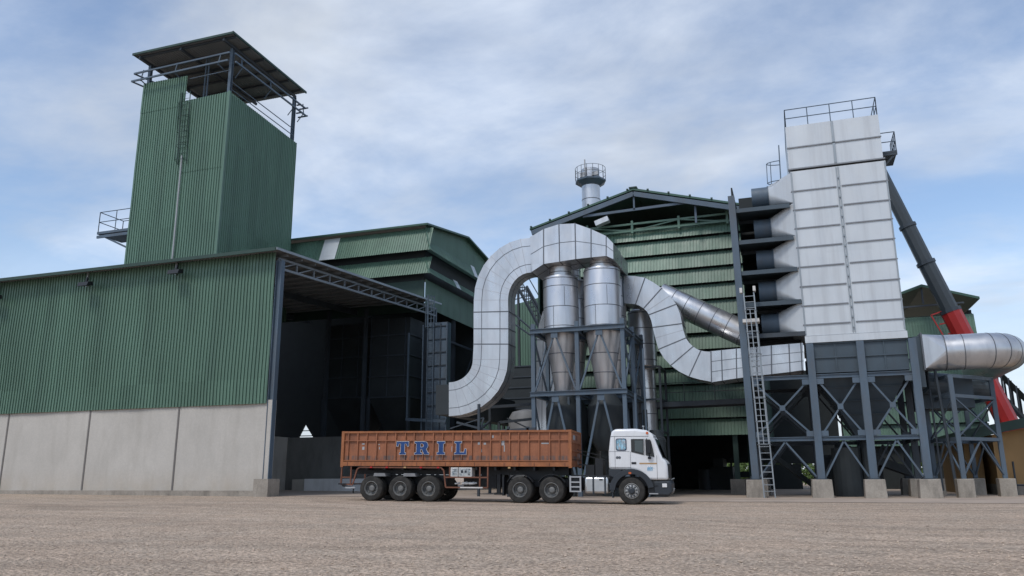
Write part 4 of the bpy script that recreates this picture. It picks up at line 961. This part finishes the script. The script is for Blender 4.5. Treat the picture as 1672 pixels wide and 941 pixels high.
for y in (.0, 2.425):
    b.box(T0, T1, y+.002, y+.074, 2.44, 2.475)
b.build('side_stakes', 'rust', body)
b = MB()
for y0_, y1_ in ((-.01, .09), (2.41, 2.51)):
    b.box(T0, T1, y0_, y1_, ZT-.07, ZT+.01); b.box(T0, T1, y0_-.01, y1_+.01, ZB-.0, ZB+.17); b.box(T0, T1, y0_+.01, y1_-.01, ZB+.2, ZB+.235)
b.box(T0-.01, T0+.09, .092, 2.408, ZT-.07, ZT+.01); b.box(T1-.09, T1+.01, .092, 2.408, ZT-.07, ZT+.01)
for x in (T0, T1-.1): 
    for y in (-.012, 2.412): b.box(x-.012, x+.112, y, y+.1, ZB-.05, ZT+.015)
i = 0; x = T0+.3
while x < T1-.2: b.box(x, x+.03, -.028, -.021, ZB+.02, ZB+.15, 1); x += .62
b.build('rail_frame', ['rust_rail', 'rust_dk'], body)
b = MB(); b.box(T1-.048, T1-.01, .1, 2.4, ZB+.0, ZT-.08)
for z in (1.72, 2.02, 2.35): b.box(T1-.009, T1+.035, .1, 2.4, z, z+.05)
for y in (.35, .7, 1.05, 1.4, 1.75, 2.1): b.box(T1-.009, T1+.02, y, y+.05, ZB, 2.35)
b.box(T1-.009, T1-.002, .5, 1.0, 2.48, 2.66, 1).box(T1-.009, T1-.002, 1.2, 1.55, 2.45, 2.68, 2).box(T1-.009, T1-.002, 1.85, 2.05, 1.75, 1.98, 1).box(T1+.0205, T1+.024, 1.76, 1.79, 1.5, 1.95, 1).box(T1-.009, T1-.002, 1.62, 1.7, 1.5, 1.95, 1)
b.build('front_panel', ['rust', 'lgrey', 'rust_dk'], body)
b = MB()
for x in (T0+1.35, T0+2.05, T0+2.85, T0+3.55, T0+4.3): MB().box(x, x+.10, -.035, .0, ZB-.085, ZB-.025).build('marker_lamp', 'lamp_r' if x != T0+2.85 else 'orange', body)
MB().box(-4.9, -4.8, -.035, 0, ZB-.085, ZB-.02).build('marker_lamp', 'orange', body)

# lettering: real slab serif outlines
def letter(ch, x, z, w, h, y):
    s = .30; e = .20
    P_ = {'I': [[(.0, 0), (1, 0), (1, e*.7), (.78, e*.9), (.78, 1-e*.9), (1, 1-e*.7), (1, 1), (0, 1), (0, 1-e*.7), (.22, 1-e*.9), (.22, e*.9), (0, e*.7)]],
          'T': [[(.24, 0), (.76, 0), (.76, .12), (.655, .15), (.655, .84), (.82, .84), (.88, .64), (1, .64), (1, 1), (0, 1), (0, .64), (.12, .64), (.18, .84), (.345, .84), (.345, .15), (.24, .12)]],
          'L': [[(0, 0), (1, 0), (1, .42), (.88, .42), (.82, .16), (.46, .16), (.46, .85), (.6, .88), (.6, 1), (0, 1), (0, .88), (.15, .85), (.15, .15), (0, .12)]],
          'R': [[(0, 0), (.52, 0), (.52, .12), (.41, .15), (.41, .42), (.50, .42), (.68, .0), (1, 0), (1, .12), (.92, .14), (.80, .44), (.90, .54), (.93, .70), (.90, .86), (.80, .96), (.62, 1), (0, 1), (0, .88), (.12, .85), (.12, .15), (0, .12)], [(.41, .56), (.54, .56), (.61, .61), (.63, .70), (.61, .79), (.54, .85), (.41, .85)]]}[ch]
    objs = []
    for off, yy, mt_, nm in ((.015, y, 'whitep', 'letter_outline'), (0., y-.006, 'blue', 'letter')):
        cu = bpy.data.curves.new('tmp', 'CURVE'); cu.dimensions = '2D'; cu.fill_mode = 'BOTH'; cu.extrude = .002; cu.offset = off
        for poly in P_:
            sp = cu.splines.new('POLY'); sp.points.add(len(poly)-1); sp.use_cyclic_u = True
            for p, (a, c) in zip(sp.points, poly): p.co = (a*w, c*h, 0, 1)
        o = bpy.data.objects.new('tmp', cu); COL.objects.link(o)
        dg = bpy.context.evaluated_depsgraph_get(); me = bpy.data.meshes.new_from_object(o.evaluated_get(dg)); bpy.data.objects.remove(o)
        me.transform(Matrix.Translation((x, yy, z)) @ Matrix.Rotation(R(90), 4, 'X')); me.materials.clear(); me.materials.append(M[mt_])
        n = bpy.data.objects.new(nm, me); COL.objects.link(n); n.parent = body; BASE[n.name] = V(); objs.append(n)
for ch, x, w in (('T', -9.70, .53), ('R', -8.90, .62), ('I', -7.92, .33), ('L', -7.17, .50)): letter(ch, x, 1.89, w, .52, -.003)
# chassis and under-frame
b = MB(); b.box(T0+.2, -2.6, .75, .95, 1.08, 1.41).box(T0+.2, -2.6, 1.55, 1.75, 1.08, 1.41)
x = T0+.3
while x < -2.6: b.box(x, x+.08, .1, 2.4, 1.27, 1.405); x += .8
b.box(-11.3, -7.7, .7, 1.8, .62, 1.07); b.box(-7.0, -5.6, .8, 1.7, .55, 1.07)
b.build('chassis', 'black', tr)
b = MB(); w = .055
def tubepath(pts): 
    for p, q in zip(pts, pts[1:]): b.beam(p, q, w)
y = .03
tubepath([(-11.62, y, .66), (-11.45, y, 1.28), (-11.34, y, 1.36), (-7.74, y, 1.36), (-7.62, y, 1.25), (-7.52, y, .58), (-5.75, y, .58), (-5.75, y, 1.40)])
tubepath([(-7.56, y, .98), (-5.75, y, .98)]); tubepath([(-6.08, y, .58), (-6.08, y, 1.40)]); tubepath([(-7.36, y, .98), (-7.36, y, 1.4)])
tubepath([(-12.15, y, 1.41), (-12.15, y, .66)]); tubepath([(-11.72, y, 1.41), (-11.72, y, .66)]); tubepath([(-12.15, y, .95), (-11.72, y, .95)]); tubepath([(-12.15, y, .68), (-11.62, y, .64)])
tubepath([(-12.15, 2.45, 1.41), (-12.15, 2.45, .66)]); tubepath([(-12.15, .03, .66), (-12.15, 2.45, .66)])
b.build('side_guard', 'rust_dk', tr)
b = MB(); b.beam((-12.1, .05, .62), (-11.55, .05, .5), .07).beam((-12.25, .0, .68), (-11.9, .0, .68), .05).box(-11.95, -11.5, 0.0, .03, .50, .56, 1).beam((-11.7, .3, .5), (-11.7, .3, .3), .05)
b.build('rear_bumper', ['black', 'lgrey'], tr)
bx = MB().box(-7.32, -6.42, .0, .5, 1.0, 1.37).build('locker', 'whitep', tr, bevel=.02)
MB().box(-7.27, -7.02, -.008, -.001, 1.05, 1.33).box(-7.23, -7.08, -.012, -.0085, 1.28, 1.30, 1).box(-7.16, -7.10, -.012, -.0085, 1.21, 1.25, 1).box(-7.22, -7.14, -.012, -.0085, 1.1, 1.125, 1).box(-7.12, -7.06, -.012, -.0085, 1.1, 1.125, 1).build('printed_sheet', ['poster', 'charcoal'], bx)
MB().box(-6.95, -6.47, -.008, -.001, 1.05, 1.33).box(-6.55, -6.5, -.012, -.0085, 1.27, 1.30, 1).box(-6.56, -6.51, -.012, -.0085, 1.08, 1.13, 1).box(-6.88, -6.78, -.012, -.0085, 1.15, 1.26, 1).box(-6.72, -6.63, -.012, -.0085, 1.16, 1.25, 1).build('printed_sheet', ['poster', 'charcoal'], bx)
MB().box(-7.0, -6.975, -.012, -.001, .99, 1.38).build('lashing_strap', 'charcoal', bx)
b = MB(); 
for x, r_ in ((-7.05, .05), (-6.75, .09), (-6.6, .07), (-6.45, .08), (-6.35, .06)): MB().tube((x-.12, .15, .72), (x+.1, .2, .76), r_*.7, 8).build('stowed_bottle', 'lgrey', tr)
MB().box(-6.9, -5.95, .0, .006, .555, .605).build('reflective_strip', 'whitep', tr)
b = MB()
for x in (-10.42, -9.1): MB().prism([(x-.25, 1.13), (x+.22, 1.13), (x+.27, 1.0), (x-.28, 1.0)], .02, .6).build('mudguard', 'tankgrey', tr)
for y in (.5, 1.85): MB().box(-5.5, -5.35, y, y+.15, .361, 1.1).box(-5.58, -5.27, y-.08, y+.23, .3, .36).build('landing_leg', 'black', tr)
# wheels
def wheel(x, kind, near):
    r = .51; ya = .0 if near else 2.5; s = 1 if near else -1
    def prof(y0): return [(r*.60, y0), (r*.80, y0-.0), (r*.93, y0+.015), (r*.985, y0+.045), (r, y0+.08), (r, y0+.2), (r*.985, y0+.235), (r*.93, y0+.265), (r*.62, y0+.28)]
    b = MB()
    for y0 in ((0, .33) if kind == 'dual' else (0.02,)):
        b.lathe([(a, s*h) for a, h in prof(y0)], (x, ya, r), 40, axis='Y', cap=False)
        for k in (.3, .55, .8): b.lathe([(r+.001, s*(y0+.06+k*.16)), (r+.006, s*(y0+.07+k*.16)), (r+.006, s*(y0+.09+k*.16)), (r+.001, s*(y0+.1+k*.16))], (x, ya, r), 40, axis='Y', cap=False)
    w = b.build('wheel', 'tyre', tr, smooth=True)
    b = MB(); rr = r*.585
    if kind == 'dual':
        b.lathe([(rr, s*.01), (rr*.93, s*.0), (rr*.86, s*.03), (rr*.82, s*.17), (rr*.5, s*.19), (rr*.1, s*.19)], (x, ya, r), 32, axis='Y', cap=False)
        rim = b.build('rim', 'rim', w, smooth=True)
        b = MB(); b.lathe([(rr*.46, s*.188), (rr*.42, s*.09), (rr*.28, s*.06), (rr*.02, s*.055)], (x, ya, r), 16, axis='Y')
        for i in range(8):
            a = i*math.pi/4; b.lathe([(.028, s*.188), (.028, s*.14), (.004, s*.14)], (x+rr*.66*math.cos(a), ya, r+rr*.66*math.sin(a)), 8, axis='Y')
        b.build('hub', 'rim', rim, smooth=True)
    else:
        b.lathe([(rr, s*.03), (rr*.93, s*.0), (rr*.88, s*.03), (rr*.84, s*.07), (rr*.8, s*.01), (rr*.52, s*.0), (rr*.46, s*.05), (rr*.1, s*.05)], (x, ya, r), 32, axis='Y', cap=False)
        rim = b.build('rim', 'rim_l', w, smooth=True)
        b = MB(); b.lathe([(rr*.42, s*.05), (rr*.40, s*-.05), (rr*.26, s*-.08), (rr*.02, s*-.08)], (x, ya, r), 16, axis='Y')
        for i in range(10):
            a = i*math.pi/5+.2; b.lathe([(.034, s*.01), (.034, s*-.012), (.004, s*-.012)], (x+rr*.66*math.cos(a), ya, r+rr*.66*math.sin(a)), 10, axis='Y')
        b.build('hub', 'charcoal', rim, smooth=True)
for x in (-10.78, -9.50, -8.26, -4.42, -3.14):
    wheel(x, 'dual', True); wheel(x, 'dual', False)
wheel(0, 'single', True); wheel(0, 'single', False)
for x in (-10.78, -9.50, -8.26, -4.42, -3.14, 0): MB().tube((x, .6, .51), (x, 1.9, .51), .09, 10).build('axle', 'black', tr)
# tractor
b = MB(); b.box(-5.0, 1.2, .8, .93, .62, .92).box(-5.0, 1.2, 1.57, 1.7, .62, .92).box(-4.3, -3.2, .7, 1.8, .9, 1.22).box(-.75, .9, .3, 2.2, .7, 1.05).box(-2.6, -.8, .95, 1.55, .5, 1.0).box(-1.5, -1.2, .8, 1.7, .9, 1.75).box(-1.9, -1.55, .9, 1.5, .9, 1.5)
b.build('tractor_chassis', 'black', tr)
b = MB()
for yy in (.02, 2.2):
    pts = []
    for xw in (-4.42, -3.14):
        pts = [(xw+.62*math.cos(R(a)), .51+.62*math.sin(R(a))) for a in range(150, 29, -12)]; pin = [(xw+.60*math.cos(R(a)), .51+.60*math.sin(R(a))) for a in range(30, 151, 12)]
        MB().prism(pts+pin, yy, yy+.3).build('rear_fender', 'black', tr)
MB().box(-5.14, -5.08, .02, .35, .28, 1.0).build('mud_flap', 'black', tr)
b = MB(); 
for x0_, x1_ in ((-2.42, -2.36), (-2.02, -1.96)): b.box(x0_, x1_, .03, .1, .45, 1.06)
for z in (.45, .62, .80, 1.0): b.box(-2.36, -2.02, .03, .1, z, z+.05)
b.build('access_step', 'lgrey', tr); MB().box(-2.40, -1.98, .11, .6, .48, 1.02).build('battery_box', 'black', tr)
ft = MB().box(-1.84, -.88, .06, .66, .40, 1.03).build('fuel_tank', 'tank', tr, smooth=True, bevel=.09, seg=4)
b = MB()
for x in (-1.52, -1.06): MB().box(x, x+.07, .045, .67, .385, 1.045).build('tank_strap', 'charcoal', ft)
b.box(-1.25, -1.12, .03, .06, .9, .96); b.build('filler_cap', 'charcoal', ft)
b = MB(); b.beam((-2.3, .35, 1.08), (-.7, .3, 1.07), .05).beam((-2.2, 1.2, 1.95), (-.9, 1.0, 1.6), .03).beam((-2.2, 1.0, 1.5), (-1.9, 1.0, 1.5), .05).beam((-2.25, .9, 2.1), (-.85, 1.3, 1.75), .025); b.build('air_line', 'black', tr)
# cab
Pc = [(-.87, 1.32), (-.87, 2.0), (-.80, 2.52), (-.74, 2.76), (-.62, 2.87), (.20, 2.88), (.62, 2.82), (.83, 2.70), (.93, 2.50), (1.09, 2.05), (1.22, 1.74), (1.34, 1.66), (1.385, 1.45), (1.40, .93), (.62, .92), (.50, 1.08), (.32, 1.22), (.08, 1.30)]
b = MB(); b.prism(Pc, .06, 2.44); cab = b.build('cab', 'cabw', tr, smooth=True, bevel=.10, seg=4)
def plate(poly, name, mt_, par, y=.045, d=.02, bev=0.):
    b = MB(); b.prism(poly, y, y+d); return b.build(name, mt_, par, bevel=bev)
def rr_(x0, x1, z0, z1, r=.05):
    out = []
    for cx_, cz_, a0 in ((x1-r, z1-r, 0), (x0+r, z1-r, 90), (x0+r, z0+r, 180), (x1-r, z0+r, 270)):
        for k in range(4): a = R(a0+30*k); out.append((cx_+r*math.cos(a), cz_+r*math.sin(a)))
    return out
wn = plate(rr_(-.575, -.155, 2.035, 2.50, .07), 'rear_side_window', 'navy', cab); plate(rr_(-.545, -.19, 2.075, 2.465, .05), 'window_picture', 'sticker', wn, y=.041)
wn = plate([(.02, 1.985), (.50, 1.865), (.51, 2.48), (.02, 2.48)], 'door_window', 'glass', cab)
plate([(.16, 2.02), (.47, 1.945), (.48, 2.42), (.17, 2.42)], 'sliding_pane', 'glass2', wn, y=.041)
plate([(.575, 1.86), (.905, 1.79), (.885, 1.95), (.80, 2.38), (.76, 2.46), (.575, 2.46)], 'quarter_window', 'glass', cab)
b = MB()
d = V((.29, 0, -.76)).normalized()   # windshield along the raked front
b.loft([[V((.945+.012, .18, 2.5)), V((.945+.012, 2.32, 2.5)), V((1.215+.012, 2.38, 1.775)), V((1.215+.012, .12, 1.775))], [V((.90, .18, 2.49)), V((.90, 2.32, 2.49)), V((1.17, 2.38, 1.765)), V((1.17, .12, 1.765))]])
b.build('windshield', 'glass', cab)
b = MB()
for pl in ([(-.50, 2.585), (.62, 2.585)],): b.box(-.78, .70, .052, .0595, 2.575, 2.59)
b.box(-.62, -.61, .052, .0595, 1.35, 2.57); b.box(-.02, -.01, .052, .0595, 1.32, 2.0); b.box(.985, .998, .052, .0595, .95, 1.85); b.box(-.85, -.05, .052, .0595, 2.0, 2.008); b.box(-.86, -.02, .052, .0595, 1.40, 1.408); b.box(.53, .545, .052, .0595, 1.85, 2.48)
b.build('panel_gap', 'seam', cab)
MB().box(.02, .20, .045, .062, 1.52, 1.60).build('door_handle', 'black', cab)
MB().box(.32, .99, .054, .0595, 1.52, 1.575).build('orange_stripe', 'orange', cab)
b = MB(); z0 = 1.30
for (x, w, h, dz_) in ((.62, .035, .10, 0), (.66, .02, .13, .01), (.69, .035, .11, 0), (.735, .02, .14, 0), (.77, .04, .09, .02), (.80, .02, .12, 0), (.86, .015, .04, .05)): b.box(x, x+w, .054, .0595, z0+dz_, z0+dz_+h)
b.box(.61, .83, .054, .0595, z0-.03, z0-.015); b.build('blue_marking', 'cyan', cab)
for x in (-.53, -.44): MB().lathe([(.055, .054), (.055, .060)], (x, 0, 1.77), 16, axis='Y').build('filler_vent', 'seam', cab)
for x, z in ((.50, 2.83), (.72, 2.77)): MB().tube((x, .22, z), (x, .22, z+.14), .02, 6).box(x-.04, x+.04, .17, .27, z+.12, z+.17).build('roof_marker', 'trim', cab)
b = MB(); b.lathe([(.05, .03), (.05, .07)], (.655, 0, 2.71), 12, axis='Y'); b.build('side_beacon', 'lamp_o', cab)
mi = MB(); mi.beam((.88, .1, 2.56), (1.32, -.12, 2.52), .03).beam((1.32, -.12, 2.52), (1.38, -.12, 2.35), .03).beam((.62, .06, 2.5), (.63, -.1, 2.45), .03); mi.box(.60, .78, -.2, -.06, 1.93, 2.44); mi.beam((.7, -.1, 1.95), (.72, .05, 1.77), .03); mi.box(.66, .78, -.04, .058, 1.72, 1.80)
mi.build('mirror', 'black', cab, bevel=.015)
b = MB(); b.prism([(1.38, .98), (1.42, .98), (1.43, 1.5), (1.39, 1.55)], .3, 2.2); b.build('grille', 'black', cab)
b = MB()   # wheel arch
ou = [(.86*math.cos(R(a)), .51+.83*math.sin(R(a))) for a in range(178, 9, -8)]; inn = [(.64*math.cos(R(a)), .51+.63*math.sin(R(a))) for a in range(10, 179, 8)]
b.prism(ou+inn, .0, .42); b.prism([(-.88, .80), (-.70, .80), (-.68, .45), (-.80, .45)], .01, .4); b.box(-.76, -.71, .03, .35, .25, .46); b.prism([(-.87, 1.318), (-.35, 1.318), (-.62, .98), (-.87, 1.1)], .04, .5)
b.build('wheel_arch', 'charcoal', cab, bevel=.012)
MB().box(-.1, .0, -.012, .0, 1.15, 1.22).build('side_marker', 'lamp_o', cab)
b = MB(); b.prism([(.80, .90), (1.44, .915), (1.52, .80), (1.52, .45), (1.40, .33), (.82, .36)], .10, 2.4)
bp = b.build('bumper', 'charcoal', cab, bevel=.07, seg=3)
b = MB(); b.box(.66, 1.0, .06, .35, .40, .44).box(.66, 1.0, .08, .35, .70, .73, 1).box(.62, .86, .09, .3, .44, .90, 1); b.build('cab_step', ['lgrey', 'black'], cab)
MB().box(1.16, 1.34, .07, .11, .66, .80).build('headlight', 'lamp_w', bp, bevel=.01)
b = MB(); b.tube((1.50, .3, .95), (1.62, .25, 1.0), .018, 6).tube((1.55, .3, .5), (1.6, .25, .62), .03, 8); b.build('fog_lamp', 'trim', bp)

# ------------------------------------------------------------------ sky and light
SUN_AZ, SUN_EL = R(196), R(55)      # compass style, from +Y clockwise: behind the camera to its left
w = bpy.data.worlds.new('World'); scene.world = w; w.use_nodes = True
nt = w.node_tree; N = nt.nodes; L = nt.links; bgn = N['Background']; out = N['World Output']
sky = N.new('ShaderNodeTexSky'); sky.sky_type = 'NISHITA'; sky.sun_disc = False; sky.sun_elevation = SUN_EL; sky.sun_rotation = SUN_AZ
sky.air_density = 1.0; sky.dust_density = .6; sky.ozone_density = 1.6
L.new(sky.outputs[0], bgn.inputs[0]); bgn.inputs[1].default_value = .15
tc = N.new('ShaderNodeTexCoord'); sp = N.new('ShaderNodeSeparateXYZ'); L.new(tc.outputs['Generated'], sp.inputs[0])
def mth(o, a, b_=None):
    q = N.new('ShaderNodeMath'); q.operation = o
    for i, s in enumerate((a, b_)):
        if s is None: continue
        if isinstance(s, (int, float)): q.inputs[i].default_value = s
        else: L.new(s, q.inputs[i])
    return q.outputs[0]
zz = mth('ADD', mth('MAXIMUM', sp.outputs[2], 0.), .16)
cb = N.new('ShaderNodeCombineXYZ'); L.new(mth('DIVIDE', sp.outputs[0], zz), cb.inputs[0]); L.new(mth('DIVIDE', sp.outputs[1], zz), cb.inputs[1])
def cn(scale, rot, sc, det, rgh, dist, loc=(0, 0, 0)):
    mp = N.new('ShaderNodeMapping'); mp.inputs['Rotation'].default_value = (0, 0, R(rot)); mp.inputs['Scale'].default_value = sc; mp.inputs['Location'].default_value = loc
    L.new(cb.outputs[0], mp.inputs[0]); n = N.new('ShaderNodeTexNoise'); n.inputs['Scale'].default_value = scale; n.inputs['Detail'].default_value = det; n.inputs['Roughness'].default_value = rgh; n.inputs['Distortion'].default_value = dist
    L.new(mp.outputs[0], n.inputs['Vector']); return n.outputs['Fac']
def mr(s, a, b_, c, d):
    r = N.new('ShaderNodeMapRange'); r.interpolation_type = 'SMOOTHSTEP'; r.inputs[1].default_value = a; r.inputs[2].default_value = b_; r.inputs[3].default_value = c; r.inputs[4].default_value = d; L.new(s, r.inputs[0]); return r.outputs[0]
big = cn(.55, 35, (1, 1.2, 1), 5, .5, .4, (5.3, 2.1, 0)); sml = cn(1.9, 20, (1, 1.15, 1), 8, .6, .2)
veil = mth('ADD', mth('MULTIPLY', big, .58), mth('MULTIPLY', sml, .42))
mask = mr(veil, .385, .69, .05, 1.)
low = mr(sp.outputs[2], .0, .34, 1., 0.)
mask = mth('MAXIMUM', mask, mth('MULTIPLY', low, .9))
shade = mr(cn(1.1, -20, (1, 1.5, 1), 5, .55, .4, (7, 3, 0)), .3, .7, .78, 1.14)
cl = N.new('ShaderNodeBackground'); cl.inputs[0].default_value = (.63, .69, .785, 1); L.new(mth('MULTIPLY', shade, 1.0), cl.inputs[1])
mx = N.new('ShaderNodeMixShader'); L.new(mask, mx.inputs[0]); L.new(bgn.outputs[0], mx.inputs[1]); L.new(cl.outputs[0], mx.inputs[2]); L.new(mx.outputs[0], out.inputs[0])
sl_ = bpy.data.lights.new('sun', 'SUN'); sl_.energy = 1.5; sl_.angle = R(14); sl_.color = (1., .955, .90)
so_ = bpy.data.objects.new('sun', sl_); COL.objects.link(so_)
dv = V((math.sin(SUN_AZ)*math.cos(SUN_EL), math.cos(SUN_AZ)*math.cos(SUN_EL), math.sin(SUN_EL)))
so_.rotation_euler = dv.to_track_quat('Z', 'Y').to_euler()
vs_ = scene.view_settings; vs_.view_transform = 'Standard'; vs_.look = 'None'; vs_.gamma = 1; vs_.exposure = .26; vs_.use_curve_mapping = False
